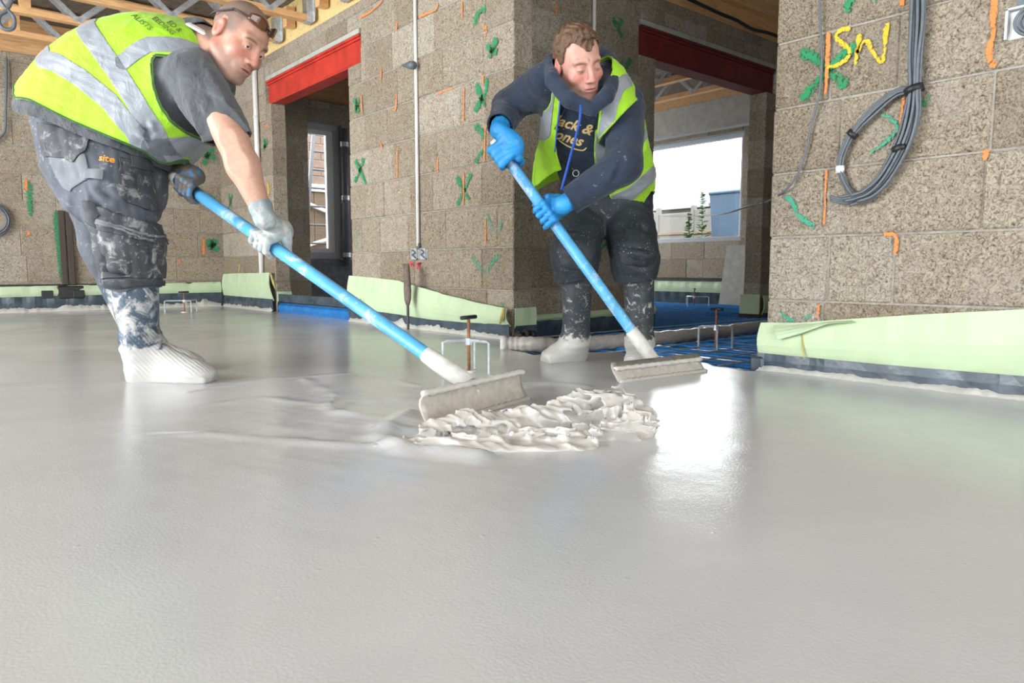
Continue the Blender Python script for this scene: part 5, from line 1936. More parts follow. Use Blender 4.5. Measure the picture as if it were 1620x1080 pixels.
def add_boot(name, args, mat, parent, base, h=0.0055):
    fn, lo, hi = boot_fn(*args)
    lo[2] = -0.03
    V, Q = surf(fn, lo, hi, h)
    T = tris(Q); V = smooth_mesh(V, T, 1)
    # cut the open top
    top = np.asarray(args[0]); ax = nrmz(top - np.asarray(args[1]))
    V, T = clip_mesh(V, T, 0.0 - (V - top) @ ax)
    return fast_obj(name, V, T, mat, parent, base, solid=0.004)


def add_glove(c, q, n, t, wrist, cuff, mat, parent, base, h=0.0028, **kw):
    fn, lo, hi = hand_fn(c, q, n, t, wrist, cuff, **kw)
    V, Q = surf(fn, lo, hi, h)
    return fast_obj('glove', V, tris(Q), mat, parent, base)


def man_left():
    base = vw(232, 600, 2.58); base[2] = 0.0
    YC = 2.58
    DS = 2.50
    vest_poly = roundpoly([(10, 190), (34, 150), (62, 108), (98, 72), (150, 38), (210, 20), (270, 26), (318, 44), (346, 70), (366, 108), (362, 160), (340, 208), (312, 232), (285, 262), (248, 300), (190, 300), (120, 275), (50, 235)], 2.55)
    shirt_poly = roundpoly([(10, 205), (36, 156), (64, 114), (100, 78), (152, 44), (210, 26), (270, 32), (316, 50), (344, 76), (360, 110), (352, 160), (326, 200), (290, 225), (262, 250), (240, 300), (190, 320), (120, 300), (50, 260)], 2.55)
    def torso(p): return inflate(p, vest_poly, 0.165, 0.205, YC)
    def shirt_t(p): return inflate(p, shirt_poly, 0.165, 0.190, YC)
    core_poly = roundpoly([(78, 190), (92, 125), (150, 66), (215, 46), (280, 50), (326, 74), (338, 112), (300, 180), (245, 215), (205, 250), (120, 245)], 2.55)
    S, E, Wr = vw(312, 122, 2.42), vw(368, 222, 2.30), vw(415, 336, 2.30)
    S2, E2, W2_ = vw(292, 112, 2.76), vw(236, 215, 2.83), vw(262, 262, 2.68)
    hR, kR, aR = vw(172, 245, 2.50), vw(206, 398, 2.47), vw(222, 545, 2.45)
    hL, kL, aL = vw(150, 245, 2.70), vw(178, 398, 2.72), vw(238, 548, 2.72)
    # head: leaning forward, turned towards the camera
    HC, HA = head_frame(vw(378, 64, 2.46), (0.74, -0.40, -0.54), (0.62, -0.03, 0.76))
    HS = 1.02
    neck_top = HC + HA @ np.array([0, -0.022, -0.06]) * HS
    neck_base = vw(318, 72, 2.56)

    # ---- body
    def body(p):
        d = inflate(p, core_poly, 0.13, 0.15, YC)
        d = smin(d, cone(p, neck_base, neck_top, 0.070, 0.060), 0.03)
        d = smin(d, head_sdf((p - HC) @ HA / HS, lids=0.0031, jaw=1.05) * HS, 0.016)
        d = smin(d, chain(p, [S, E], [0.062, 0.049], 0.02), 0.03)
        fm = E + (Wr - E) * 0.35
        d = smin(d, chain(p, [E, fm, Wr], [0.048, 0.050, 0.030], 0.02), 0.012)
        d = smin(d, chain(p, [S2, E2, W2_], [0.06, 0.046, 0.030], 0.01), 0.03)
        for h_, k_, a_ in ((hR, kR, aR), (hL, kL, aL)):
            d = smin(d, chain(p, [h_, k_, a_, a_ + np.array([0.0, 0, -0.04])], [0.08, 0.048, 0.034, 0.034], 0.02), 0.03)
        return d
    lo = np.array([-1.75, 2.25, 0.02]); hi = np.array([-0.80, 2.95, 1.36])
    V, Q = surf(body, lo, hi, 0.0075)
    T = tris(Q)
    # fine head replaces the coarse one above the neck
    axn = nrmz(neck_top - neck_base); cutp = neck_base + (neck_top - neck_base) * 0.55
    hv, hq = surf(body, HC - 0.17, HC + 0.17, 0.0027)
    ht = tris(hq)
    near = np.linalg.norm(V - HC, axis=1) < 0.24
    side = (V - cutp) @ axn
    V, T = clip_mesh(V, T, np.where(near, -side + 0.004, 1.0))
    hv, ht = clip_mesh(hv, ht, np.minimum((hv - cutp) @ axn, 0.165 - np.abs(hv - HC).max(1)))
    n0 = len(V)
    V = np.concatenate([V, hv]); T = np.concatenate([T, ht + n0])
    q = (V - HC) @ HA / HS
    def hl(q):
        az = np.abs(q[:, 0])
        line = 0.060 - 0.5 * np.clip(q[:, 1] - 0.02, 0, 1) * 0 
        front = sstep(0.060, 0.074, q[:, 2] + 0.0 - np.clip(0.045 - az, 0, 1) * 0.25)
        sidez = sstep(-0.010, 0.02, q[:, 2]) * sstep(0.050, 0.028, q[:, 1])
        back = sstep(-0.07, -0.045, q[:, 2]) * sstep(-0.015, -0.045, q[:, 1])
        ear = (np.abs(q[:, 0]) > 0.0745) & (np.abs(q[:, 2] + 0.002) < 0.04) & (np.abs(q[:, 1] + 0.012) < 0.026)
        return np.maximum(np.maximum(front, sidez), back) * (~ear)
    col = head_color(q, (0.50, 0.27, 0.195), (0.55, 0.20, 0.15), (0.45, 0.17, 0.14), (0.20, 0.14, 0.115), hl, 0.45, (0.07, 0.04, 0.03))
    far = np.linalg.norm(V - HC, axis=1) > 0.2
    arm = np.array([0.52, 0.295, 0.215])
    col[far] = arm * (1 + 0.08 * sines(V[far], 3, 18, 2))[:, None]
    me_o = fast_obj('person', V, T, 'skin', None, base, col)
    me_o.location = tuple(v2w(base)); me_o.rotation_euler = (0, 0, -YAW)
    tag(me_o, 'man in a yellow hi-vis vest and grey shirt bending over to push a squeegee', 'person')
    P = me_o
    eyes(P, base, HC, HA, look=(0.35, 1.0, -0.1), S=HS)

    # ---- grey t-shirt
    cuffp, cuffn = vw(362, 217, 2.30), nrmz((0.22, 0, -1.0))
    def shirt(p):
        d = shirt_t(p)
        d = smin(d, cone(p, S + np.array([-0.01, 0, 0.0]), cuffp + (cuffp - S) * 0.3, 0.092, 0.068), 0.035)
        d = smin(d, cone(p, S2, E2, 0.085, 0.068), 0.03)
        d = smin(d, cone(p, neck_base - axn * 0.03, neck_base + axn * 0.025, 0.086, 0.078), 0.02)
        return d
    sv, sq = surf(shirt, (-1.80, 2.28, 0.62), (-0.85, 2.98, 1.34), 0.0062)
    st = tris(sq); sn = vnorm(sv, st)
    dsp = 0.0055 * grad_noise(sv, 5, 26, 3)
    seg = [(vw(340, 110, 2.33), vw(372, 205, 2.24), 0.010, 0.006), (vw(318, 115, 2.33), vw(350, 205, 2.24), 0.009, -0.006), (vw(300, 120, 2.34), vw(335, 200, 2.26), 0.010, 0.006),
           (vw(352, 112, 2.34), vw(383, 190, 2.26), 0.008, -0.005), (vw(330, 110, 2.33), vw(358, 170, 2.25), 0.008, 0.005)]
    sv = sv + sn * (dsp + 1.5 * folds(sv, seg))[:, None]
    keep = roundpoly([(24, 166), (10, 60), (140, -40), (330, -60), (420, 60), (440, 300), (300, 300), (236, 262), (205, 242), (150, 222), (95, 198), (58, 186)], 2.45, 3)
    val = -sdpoly(sv[:, [0, 2]], keep)
    onarm = cone(sv, S, cuffp + (cuffp - S), 0.0, 0.0) < 0.13
    val = np.minimum(val, np.where(onarm, -((sv - cuffp) @ cuffn), 1.0))
    val = np.minimum(val, np.where(np.linalg.norm(sv - neck_base, axis=1) < 0.14, -((sv - (neck_base + axn * 0.012)) @ axn), 1.0))
    cuff2 = S2 + (E2 - S2) * 0.8
    val = np.minimum(val, np.where(cone(sv, S2, E2, 0, 0) < 0.10, -((sv - cuff2) @ nrmz(E2 - S2)), 1.0))
    v, t = clip_mesh(sv, st, val)
    sh = fast_obj('tshirt', v, t, 'grey_shirt', P, base, solid=0.004)
    band = np.minimum(val, np.where(onarm, ((sv - cuffp) @ cuffn) + 0.018, -1))
    v, t = patch(sv, st, vnorm(sv, st), band, 0.002)
    if len(t): fast_obj('sleeve_hem', v, t, 'grey_shirt', sh, base, solid=0.002)

    # ---- hi-vis vest
    vv, vq = surf(torso, (-1.80, 2.30, 0.55), (-0.85, 2.88, 1.34), 0.0058)
    vt = tris(vq); vn = vnorm(vv, vt)
    seg = []
    for (x0, y0, x1, y1, w, a) in ((245, 220, 150, 120, .011, -.010), (240, 225, 170, 90, .012, -.009), (232, 222, 120, 130, .012, .008), (243, 205, 190, 80, .010, .008), (225, 225, 100, 145, .011, -.007),
                                   (250, 95, 205, 60, .010, -.008), (250, 90, 225, 45, .010, .007), (236, 92, 190, 60, .009, .006), (262, 180, 300, 212, .01, -.007), (255, 160, 285, 212, .012, .008),
                                   (250, 200, 262, 240, .01, -.008), (300, 60, 340, 78, .008, -.005), (290, 50, 335, 64, .008, .005), (150, 60, 190, 120, .014, -.006), (80, 120, 150, 180, .02, .006), (100, 165, 190, 215, .014, -.006)):
        seg.append((vw(x0, y0, 2.40), vw(x1, y1, 2.42), w, a))
    vv = vv + vn * (1.35 * folds(vv, seg) + 0.0045 * grad_noise(vv, 2, 22, 3))[:, None]
    vn = vnorm(vv, vt)
    P2 = vv[:, [0, 2]]
    nearside = vv[:, 1] < YC
    hem = roundpoly([(29, 152), (0, 60), (140, -60), (330, -60), (420, 60), (420, 190), (318, 214), (312, 221), (280, 240), (250, 257), (238, 248), (228, 240), (196, 226), (130, 198), (66, 166)], 2.44, 3)
    arm_n = roundpoly([(247, 98), (262, 92), (300, 98), (358, 108), (420, 120), (420, 240), (330, 232), (304, 212), (280, 202), (262, 178), (250, 140)], 2.40, 4)
    arm_f = roundpoly([(262, 120), (300, 90), (420, 110), (420, 230), (330, 230), (280, 200)], 2.75, 4)
    neckd = np.linalg.norm(vv - neck_base - axn * 0.02, axis=1) - 0.088
    val = -sdpoly(P2, hem)
    val = np.minimum(val, np.where(nearside, sdpoly(P2, arm_n), sdpoly(P2, arm_f)))
    val = np.minimum(val, neckd)
    v, t = clip_mesh(vv, vt, val)
    ve = fast_obj('vest', v, t, 'vest', P, base, solid=0.004)
    # binding round the armhole and hem
    edge = np.minimum(val, 0.0065 - val)
    edge = np.minimum(edge, np.where(neckd < 0.03, -1, 1))
    v, t = patch(vv, vt, vn, edge, 0.0028)
    fast_obj('binding', v, t, 'vest_edge', ve, base, solid=0.002)
    def band(pts, hw, dep=2.42):
        pp = [vw(x, y, dep) for x, y in pts]
        d = np.full(len(vv), 9.0)
        for a, b in zip(pp, pp[1:]):
            a2, b2 = a[[0, 2]], b[[0, 2]]; e = b2 - a2
            tt = np.clip(((P2 - a2) @ e) / (e @ e), 0, 1)
            d = np.minimum(d, np.linalg.norm(P2 - a2 - tt[:, None] * e, axis=1))
        return hw - d
    inner = val - 0.004
    for nm, pts, hw in (('reflective_band', [(50, 70), (78, 98), (100, 104), (140, 128), (185, 165), (222, 212), (234, 248)], 0.030),
                        ('reflective_band', [(120, 20), (142, 50), (165, 75), (195, 118), (225, 165), (245, 205), (252, 262)], 0.031),
                        ('reflective_strap', [(205, 104), (228, 86), (245, 76), (285, 74), (320, 82), (350, 94)], 0.025),
                        ('reflective_band', [(236, 232), (270, 226), (320, 214)], 0.024)):
        b = np.minimum(band(pts, hw), inner)
        b = np.minimum(b, np.where(nearside | (nm == 'reflective_band'), 1, -1))
        v, t = largest(*patch(vv, vt, vn, b, 0.0022))
        fast_obj(nm, v, t, 'reflective', ve, base, solid=0.0015)
    # faded lettering on the back of the vest
    kv, kt = clip_mesh(vv, vt, val)
    for txt, o, sz in (('ALISTS', (221, 36), 0.030), ('EEDING', (256, 42), 0.028), ('ED &', (273, 43), 0.028)):
        o3 = vw(*o, 2.05)
        project_text('lettering', txt, sz * 0.85, 'grey_print', ve, base, kv, kt, o3, (0.78, 0, -0.62), (0.80, 0, 0.35), nrmz(o3 - np.array([0, 0, CAMH])), bold=0.0004)
    # white label at the collar
    c0 = vw(312, 46, 2.46)
    tg = MB()
    tg.bbox((-0.036, -0.012, -0.004), (0.036, 0.014, 0.004), 0.003)
    to = tg.build('collar_label', 'white_tag', ve)
    to.location = tuple(c0 - base); to.rotation_euler = (0.5, 0.5, 0.1)

    # ---- trousers
    seat = roundpoly([(52, 178), (56, 220), (68, 272), (98, 330), (150, 365), (225, 350), (243, 300), (244, 250), (238, 215), (200, 190), (120, 150), (70, 150)], 2.55)
    def trou(p):
        d = inflate(p, seat, 0.15, 0.185, 2.60)
        for h_, k_, a_, rr in ((hR, kR, aR, 1.0), (hL, kL, aL, 0.97)):
            hem_ = k_ + (a_ - k_) * 0.42
            d = smin(d, chain(p, [h_ + np.array([0, 0, -0.06]), k_, hem_], [0.118 * rr, 0.098 * rr, 0.086 * rr], 0.03), 0.03)
        return d
    tv, tq = surf(trou, (-1.82, 2.25, 0.22), (-1.12, 2.95, 1.02), 0.006)
    tt = tris(tq); tn = vnorm(tv, tt)
    seg = []
    for (x0, y0, x1, y1, w, a) in ((160, 300, 235, 340, .012, -.010), (170, 285, 240, 310, .010, .007), (165, 330, 240, 360, .010, .006), (160, 430, 248, 440, .010, -.010), (165, 445, 250, 452, .010, .010),
                                   (160, 415, 210, 432, .010, .006), (110, 250, 160, 340, .012, -.010), (125, 270, 165, 400, .010, .007), (80, 270, 140, 390, .012, -.006), (155, 350, 170, 430, .010, -.009)):
        seg.append((vw(x0, y0, 2.38), vw(x1, y1, 2.37), w, a))
    tv = tv + tn * (1.2 * folds(tv, seg) + 0.007 * grad_noise(tv, 11, 26, 3))[:, None]
    tn = vnorm(tv, tt)
    zc_ = vw(205, 457, 2.47)[2]
    val = tv[:, 2] - zc_ - 0.006 * np.sin(tv[:, 0] * 40)
    v, t = clip_mesh(tv, tt, val)
    tr = fast_obj('trousers', v, t, 'trousers_l', P, base, solid=0.005)
    TP = tv[:, [0, 2]]; nearT = tv[:, 1] < 2.52
    def pk(nm, px, off, mat, dep=2.40, par=tr):
        poly = roundpoly(px, dep, 1)
        b = np.minimum(-sdpoly(TP, poly), np.where(nearT, 1.0, -1.0)); b = np.minimum(b, val - 0.004)
        v, t = patch(tv, tt, tn, b, off)
        return fast_obj(nm, v, t, mat, par, base, solid=0.004)
    bp = pk('back_pocket', [(62, 232), (140, 245), (148, 282), (108, 302), (92, 296), (80, 270)], 0.004, 'patch_l')
    pk('back_pocket_flap', [(52, 190), (140, 215), (141, 240), (118, 258), (102, 250), (62, 246)], 0.009, 'pocket_l', par=bp)
    hp_ = pk('holster_pocket', [(182, 248), (240, 258), (248, 275), (246, 326), (220, 331), (198, 322), (186, 300)], 0.016, 'pocket_l')
    pk('pocket_top', [(192, 245), (236, 250), (238, 268), (194, 264)], 0.022, 'pocket_l', par=hp_)
    cpk = pk('cargo_pocket', [(146, 322), (168, 332), (236, 368), (242, 385), (243, 440), (156, 442), (152, 400)], 0.010, 'pocket_l')
    pk('cargo_flap', [(144, 318), (165, 326), (240, 362), (240, 388), (160, 362), (146, 350)], 0.017, 'pocket_l', par=cpk)
    pk('zip_trim', [(166, 350), (236, 374), (235, 377), (165, 353.5)], 0.021, 'patch_l', par=cpk)
    pk('zip_trim', [(160, 350), (232, 380), (231, 383), (159, 354)], 0.021, 'patch_l', par=cpk)
    pk('tool_loop', [(142, 268), (168, 270), (168, 286), (142, 284)], 0.014, 'patch_l')
    pk('knee_seam', [(156, 446), (246, 444), (247, 452), (156, 455)], 0.010, 'pocket_l')
    kv, kt = clip_mesh(tv + tn * 0.010, tt, val)
    project_text('lettering', 'site', 0.030, 'orange_print', tr, base, kv, kt, vw(114, 241, 2.2), (1, 0, -0.12), (0.12, 0, 1), (0, 1, 0), bold=0.0006, lift=0.006)

    # ---- boots (feet stand in the wet screed)
    add_boot('boot', (vw(212, 440, 2.46), vw(222, 545, 2.45), np.array([*vw(203, 600, 2.45)[:2], 0.0]), np.array([*vw(341, 600, 2.43)[:2], 0.0]), 0.077, 0.060, 0.050), 'boot_l', P, base)
    add_boot('boot', (vw(188, 440, 2.73), vw(232, 545, 2.73), np.array([*vw(208, 580, 2.74)[:2], 0.0]), np.array([*vw(322, 580, 2.72)[:2], 0.0]), 0.077, 0.060, 0.050), 'boot_l', P, base)

    # ---- gloves
    d = nrmz(LB - LT)
    c1 = pole_at(LB, LT, 424)
    add_glove(c1, d, (0.45, -0.50, 0.75), (0.1, -0.8, -0.8), Wr + np.array([0.006, 0, -0.02]), Wr + nrmz(E - Wr) * 0.018, 'glove_grey', P, base)
    c2 = pole_at(LB, LT, 304)
    add_glove(c2, -d, (0.45, -0.35, 0.8), (-0.3, -1, -0.5), W2_ + np.array([0.012, 0, -0.004]), W2_ + nrmz(E2 - W2_) * 0.025, 'glove_dirty', P, base, heel=0.022, along=0.030)

    # ---- sunglasses pushed up on the head
    sg = MB()
    def hp3(x, y, z): return HC + HA @ (np.array([x, y, z]) * HS) - base
    arc = [hp3(0.080 * math.cos(a) if True else 0, -0.012 + 0.092 * math.sin(a), 0.068 + 0.012 * math.sin(a)) for a in np.linspace(0.12, math.pi - 0.12, 26)]
    MB().tube(arc, 0.0032, 6).build('sunglasses', 'black', P, smooth=True)
    so_ = P.children[-1]
    for s in (1, -1):
        V_, F_ = [], []
        for i in range(9):
            for j in range(5):
                a = math.pi / 2 - s * (0.10 + 0.75 * i / 8)
                u = j / 4
                hgt = 0.034 * math.sin(math.pi * (0.18 + 0.66 * i / 8)) 
                V_.append(hp3(0.083 * math.cos(a), -0.012 + 0.095 * math.sin(a) - 0.10 * u * hgt, 0.080 - 0.004 + (u - 0.25) * hgt))
        for i in range(8):
            for j in range(4):
                F_.append((i * 5 + j, (i + 1) * 5 + j, (i + 1) * 5 + j + 1, i * 5 + j + 1))
        lo_ = mesh_obj('lens', V_, F_, M['lens'], so_, smooth=True)
        md = lo_.modifiers.new('thickness', 'SOLIDIFY'); md.thickness = 0.003
        # temple arm over the ear
        tmp = [hp3(s * 0.078, 0.0, 0.068), hp3(s * 0.081, -0.03, 0.048), hp3(s * 0.080, -0.06, 0.028), hp3(s * 0.070, -0.08, 0.012)]
        MB().tube(spline(tmp, 5), 0.0028, 6).build('temple_arm', 'black', so_, smooth=True)


M['lens'] = simple('amber_lens', (0.10, 0.035, 0.012), 0.08, var=0.2)


# ------------------------------------------------------------------ the man in the navy hoodie
def man_right():
    base = vw(960, 570, 2.97); base[2] = 0.0
    def ydep(py): return 2.70 + (py - 110) / 210 * 0.38
    z0, z1 = vw(940, 110, 2.70)[2], vw(940, 320, 3.08)[2]
    def yc(z): return 2.70 + (z0 - z) / (z0 - z1) * 0.38
    tor_poly = roundpoly([(866, 118), (885, 100), (955, 102), (992, 140), (1008, 190), (1014, 250), (1010, 312), (985, 335), (925, 332), (892, 300), (876, 250), (858, 190), (852, 150)], ydep)
    vest_poly = roundpoly([(860, 112), (882, 94), (960, 98), (1000, 136), (1018, 190), (1030, 250), (1036, 300), (1012, 350), (960, 345), (900, 330), (850, 330), (838, 300), (850, 240), (856, 190), (852, 145)], ydep)
    def tor(p): return inflate(p, tor_poly, 0.13, 0.125, yc)
    def ves(p): return smin(inflate(p, vest_poly, 0.135, 0.168, yc), cone(p, vw(955, 125, 2.66), SL + (EL - SL) * 0.55, 0.075, 0.090), 0.03)
    SR, ER, WR = vw(866, 130, 2.72), vw(806, 168, 2.90), vw(790, 204, 2.70)
    SL, EL, WL = vw(989, 166, 2.74), vw(986, 262, 2.58), vw(896, 322, 2.60)
    hR, kR, aR = vw(926, 305, 3.12), vw(910, 405, 2.90), vw(911, 540, 2.97)
    hL, kL, aL = vw(988, 305, 3.12), vw(1004, 410, 2.88), vw(1011, 545, 2.93)
    HC, HA = head_frame(vw(916, 100, 2.60), (0.36, -0.80, -0.46), (-0.10, -0.46, 0.88))
    HS = 0.965
    neck_top = HC + HA @ np.array([0, -0.022, -0.06]) * HS
    neck_base = vw(925, 140, 2.70)

    def body(p):
        d = tor(p) + 0.03
        d = smin(d, cone(p, neck_base, neck_top, 0.066, 0.058), 0.03)
        d = smin(d, head_sdf((p - HC) @ HA / HS, lids=0.0012, jaw=0.97, mouth=0.0012) * HS, 0.016)
        d = smin(d, chain(p, [SR, ER, WR], [0.052, 0.043, 0.029], 0.02), 0.02)
        d = smin(d, chain(p, [SL, EL, WL], [0.052, 0.043, 0.029], 0.02), 0.02)
        d = smin(d, ell(p, vw(957, 300, 3.10), (0.14, 0.10, 0.12)), 0.04)
        for h_, k_, a_ in ((hR, kR, aR), (hL, kL, aL)):
            d = smin(d, chain(p, [h_, k_, a_, a_ + np.array([0, 0, -0.04])], [0.07, 0.042, 0.030, 0.030], 0.02), 0.03)
        return d
    V, Q = surf(body, (-0.12, 2.25, 0.02), (0.66, 3.32, 1.36), 0.009)
    T = tris(Q)
    axn = nrmz(neck_top - neck_base); cutp = neck_base + (neck_top - neck_base) * 0.5
    hv, hq = surf(body, HC - 0.17, HC + 0.17, 0.0027)
    ht = tris(hq)
    near = np.linalg.norm(V - HC, axis=1) < 0.24
    V, T = clip_mesh(V, T, np.where(near, -((V - cutp) @ axn) + 0.004, 1.0))
    hv, ht = clip_mesh(hv, ht, np.minimum((hv - cutp) @ axn, 0.165 - np.abs(hv - HC).max(1)))
    n0 = len(V)
    V = np.concatenate([V, hv]); T = np.concatenate([T, ht + n0])
    q = (V - HC) @ HA / HS
    def hl0(q):
        return 0.8 * sstep(0.085, 0.10, q[:, 2]) * sstep(0.06, 0.03, q[:, 1])
    col = head_color(q, (0.55, 0.29, 0.225), (0.58, 0.21, 0.17), (0.48, 0.16, 0.145), (0.16, 0.09, 0.06), hl0, 0.20, (0.13, 0.065, 0.04), 1.0, lash=-0.0035)
    col[np.linalg.norm(V - HC, axis=1) > 0.2] = (0.60, 0.34, 0.27)
    P = fast_obj('person', V, T, 'skin', None, base, col)
    P.location = tuple(v2w(base)); P.rotation_euler = (0, 0, -YAW)
    tag(P, 'man in a navy hoodie and open hi-vis vest leaning on a squeegee pole', 'person')
    eyes(P, base, HC, HA, look=(0.1, 1.0, -0.6), S=HS)

    # ---- hair
    def hair(p):
        q = (p - HC) @ HA / HS
        d = ell(q, (0, -0.020, 0.040), (0.0825, 0.104, 0.096))
        d = smin(d, ell(q, (0.0, 0.052, 0.112), (0.030, 0.030, 0.018)), 0.02)
        st = np.sin(q[:, 0] * 260 + 3 * np.sin(q[:, 1] * 60) + 2.0 * np.sin(q[:, 2] * 70))
        return (d + 0.0022 * st + 0.002 * sines(q, 4, 110, 2)) * HS
    gv, gq = surf(hair, HC - 0.15, HC + 0.15, 0.003)
    gt = tris(gq)
    q = (gv - HC) @ HA / HS
    ax = np.abs(q[:, 0])
    nz = 0.006 * sines(q, 21, 130, 2)
    # receding front line, sideburns, nape
    front = q[:, 2] - (0.074 + 0.020 * np.exp(-((ax - 0.040) / 0.016) ** 2) - 0.016 * np.exp(-(ax / 0.02) ** 2))
    top = np.where(q[:, 1] > 0.028, front, 1.0)
    sidev = np.where((q[:, 1] <= 0.028) & (q[:, 1] > -0.035), q[:, 2] - 0.012 + 0.9 * np.clip(q[:, 1] - 0.008, 0, 1) * -1.2, 1.0)
    backv = np.where(q[:, 1] <= -0.035, q[:, 2] + 0.055, 1.0)
    val = np.minimum(np.minimum(top, sidev), backv) + nz
    v, t = clip_mesh(gv, gt, val)
    fast_obj('hair', v, t, 'hair', P, base, solid=0.004)

    # ---- hoodie
    hood = [vw(*a) for a in ((936, 172, 2.53), (900, 158, 2.53), (874, 126, 2.58), (872, 98, 2.68), (890, 80, 2.78), (930, 74, 2.82), (962, 92, 2.74), (972, 122, 2.62), (960, 152, 2.55), (936, 172, 2.53))]
    def hoodie(p):
        d = tor(p)
        d = smin(d, chain(p, [SR, ER, WR + (WR - ER) * 0.25], [0.078, 0.064, 0.046], 0.02), 0.04)
        d = smin(d, chain(p, [SL, EL, WL + (WL - EL) * 0.10], [0.074, 0.066, 0.047], 0.025), 0.022)
        d = smin(d, chain(p, hood, [0.024, 0.026, 0.027, 0.028, 0.03, 0.03, 0.028, 0.028, 0.025, 0.024], 0.01), 0.014)
        d = smin(d, cone(p, vw(905, 140, 2.66), vw(960, 140, 2.66), 0.055, 0.055), 0.03)
        return d
    sv, sq = surf(hoodie, (-0.16, 2.28, 0.50), (0.66, 3.25, 1.36), 0.0060)
    st = tris(sq); sn = vnorm(sv, st)
    seg = []
    for (x0, y0, x1, y1, dd, w, a) in ((1000, 180, 990, 250, 2.60, .010, .007), (985, 185, 975, 262, 2.56, .010, -.008), (970, 290, 985, 255, 2.52, .012, -.010), (950, 300, 975, 262, 2.52, .010, .007), (930, 305, 950, 325, 2.54, .010, .006),
                                       (905, 310, 915, 330, 2.56, .008, -.007), (815, 150, 840, 178, 2.80, .010, -.008), (800, 180, 830, 192, 2.76, .010, .008), (795, 192, 822, 202, 2.74, .008, -.006), (825, 128, 850, 165, 2.75, .010, .006),
                                       (905, 270, 960, 285, 2.84, .012, -.008), (900, 285, 970, 300, 2.88, .012, .008), (890, 255, 930, 270, 2.80, .010, .006)):
        seg.append((vw(x0, y0, dd), vw(x1, y1, dd), w, a))
    sv = sv + sn * (folds(sv, seg) + 0.0035 * grad_noise(sv, 6, 24, 3))[:, None]
    # hood is hollow behind the head
    hq_ = (sv - HC) @ HA
    val = np.where(hq_[:, 2] > -0.085, ell(hq_, (0, -0.012, 0.0), (0.084, 0.106, 0.12)), 1.0)
    val = np.minimum(val, np.where(sv[:, 1] > 2.74, sv[:, 2] - vw(950, 326, 3.0)[2], 1.0))
    for e_, w_, s_ in ((ER, WR, 0.10), (EL, WL, 0.06)):
        ax_ = nrmz(w_ - e_); cp_ = w_ + (e_ - w_) * s_
        val = np.minimum(val, np.where(cone(sv, cp_, w_ + ax_ * 0.08, 0, 0) < 0.085, -((sv - cp_) @ ax_), 1.0))
    v, t = clip_mesh(sv, st, val)
    ho_ = fast_obj('hoodie', v, t, 'navy', P, base, solid=0.004)
    # print on the chest
    kv, kt = clip_mesh(sv, st, val)
    rt, up_, dr_ = (1, 0, -0.30), (0.30, 0.25, 1), (0, 1, -0.1)
    for txt, o, sz in (('Jack &', (904, 205), 0.050), ('Jones', (894, 224), 0.048)):
        project_text('lettering', txt, sz, 'gold', ho_, base, kv, kt, vw(*o, 2.35), rt, up_, dr_, shear=0.35, bold=0.0012, lift=0.003, persp=True)
    cv = [vw(x, y, 2.3) for x, y in ((884, 222), (896, 230), (910, 236), (922, 238), (928, 234))]
    bvh = BVHTree.FromPolygons([Vector(a) for a in kv], [tuple(map(int, a)) for a in kt])
    pts = []
    for a in spline(cv, 5):
        h = bvh.ray_cast(Vector(a), Vector(nrmz(a - np.array([0, 0, CAMH]))))
        if h[0] is not None: pts.append(np.array(h[0]) - np.array([0, 0.002, 0]) - base)
    if len(pts) > 2: MB().tube(pts, 0.0028, 5).build('swash', 'gold', ho_, smooth=True)
    # cords: drawstring and long blue lanyard
    for cpts, r in (([(886, 158, 2.49), (884, 180, 2.49), (881, 205, 2.52), (878, 240, 2.58)], 0.0028), ([(919, 166, 2.48), (917, 190, 2.47), (910, 220, 2.50), (903, 245, 2.53), (895, 275, 2.56), (888, 300, 2.58)], 0.005)):
        MB().tube(spline([vw(*a) - base for a in cpts], 6), r, 6).build('cord', 'lanyard', P, smooth=True)

    # ---- hi-vis vest, hanging open
    vv, vq = surf(ves, (-0.16, 2.38, 0.48), (0.70, 3.35, 1.32), 0.0060)
    vt = tris(vq); vn = vnorm(vv, vt)
    seg = []
    for (x0, y0, x1, y1, dd, w, a) in ((865, 120, 852, 280, 2.70, .012, .008), (878, 200, 868, 285, 2.72, .010, -.010), (1000, 200, 1020, 300, 2.75, .012, -.012), (1012, 190, 1028, 280, 2.80, .010, .010), (985, 230, 1000, 330, 2.78, .012, .010),
                                       (965, 250, 985, 320, 2.80, .010, -.010), (1000, 260, 1030, 300, 2.85, .010, .008)):
        seg.append((vw(x0, y0, dd), vw(x1, y1, dd), w, a))
    vv = vv + vn * (folds(vv, seg) + 0.005 * grad_noise(vv, 14, 20, 3))[:, None]
    vn = vnorm(vv, vt)
    P2 = vv[:, [0, 2]]
    frontside = vv[:, 1] < yc(vv[:, 2]) + 0.01
    fd = lambda py: ydep(py) - 0.10
    gap = roundpoly([(884, 100), (905, 90), (955, 92), (968, 112), (950, 150), (941, 190), (937, 230), (938, 262), (946, 282), (960, 300), (960, 360), (885, 380), (888, 285), (884, 265), (878, 235), (884, 180), (886, 140)], fd, 3)
    hem = roundpoly([(846, 294), (844, 275), (850, 180), (830, 60), (1050, 60), (1060, 290), (1030, 302), (1005, 336), (985, 332), (948, 296), (938, 262), (885, 272), (862, 284)], fd, 3)
    val = -sdpoly(P2, hem)
    val = np.minimum(val, np.where(frontside, sdpoly(P2, gap), 1.0))
    axl = nrmz(EL - SL); al = (vv - SL) @ axl; rl = np.linalg.norm((vv - SL) - al[:, None] * axl, axis=1)
    A_, B_ = vw(1006, 160, 2.62)[[0, 2]], vw(940, 228, 2.62)[[0, 2]]
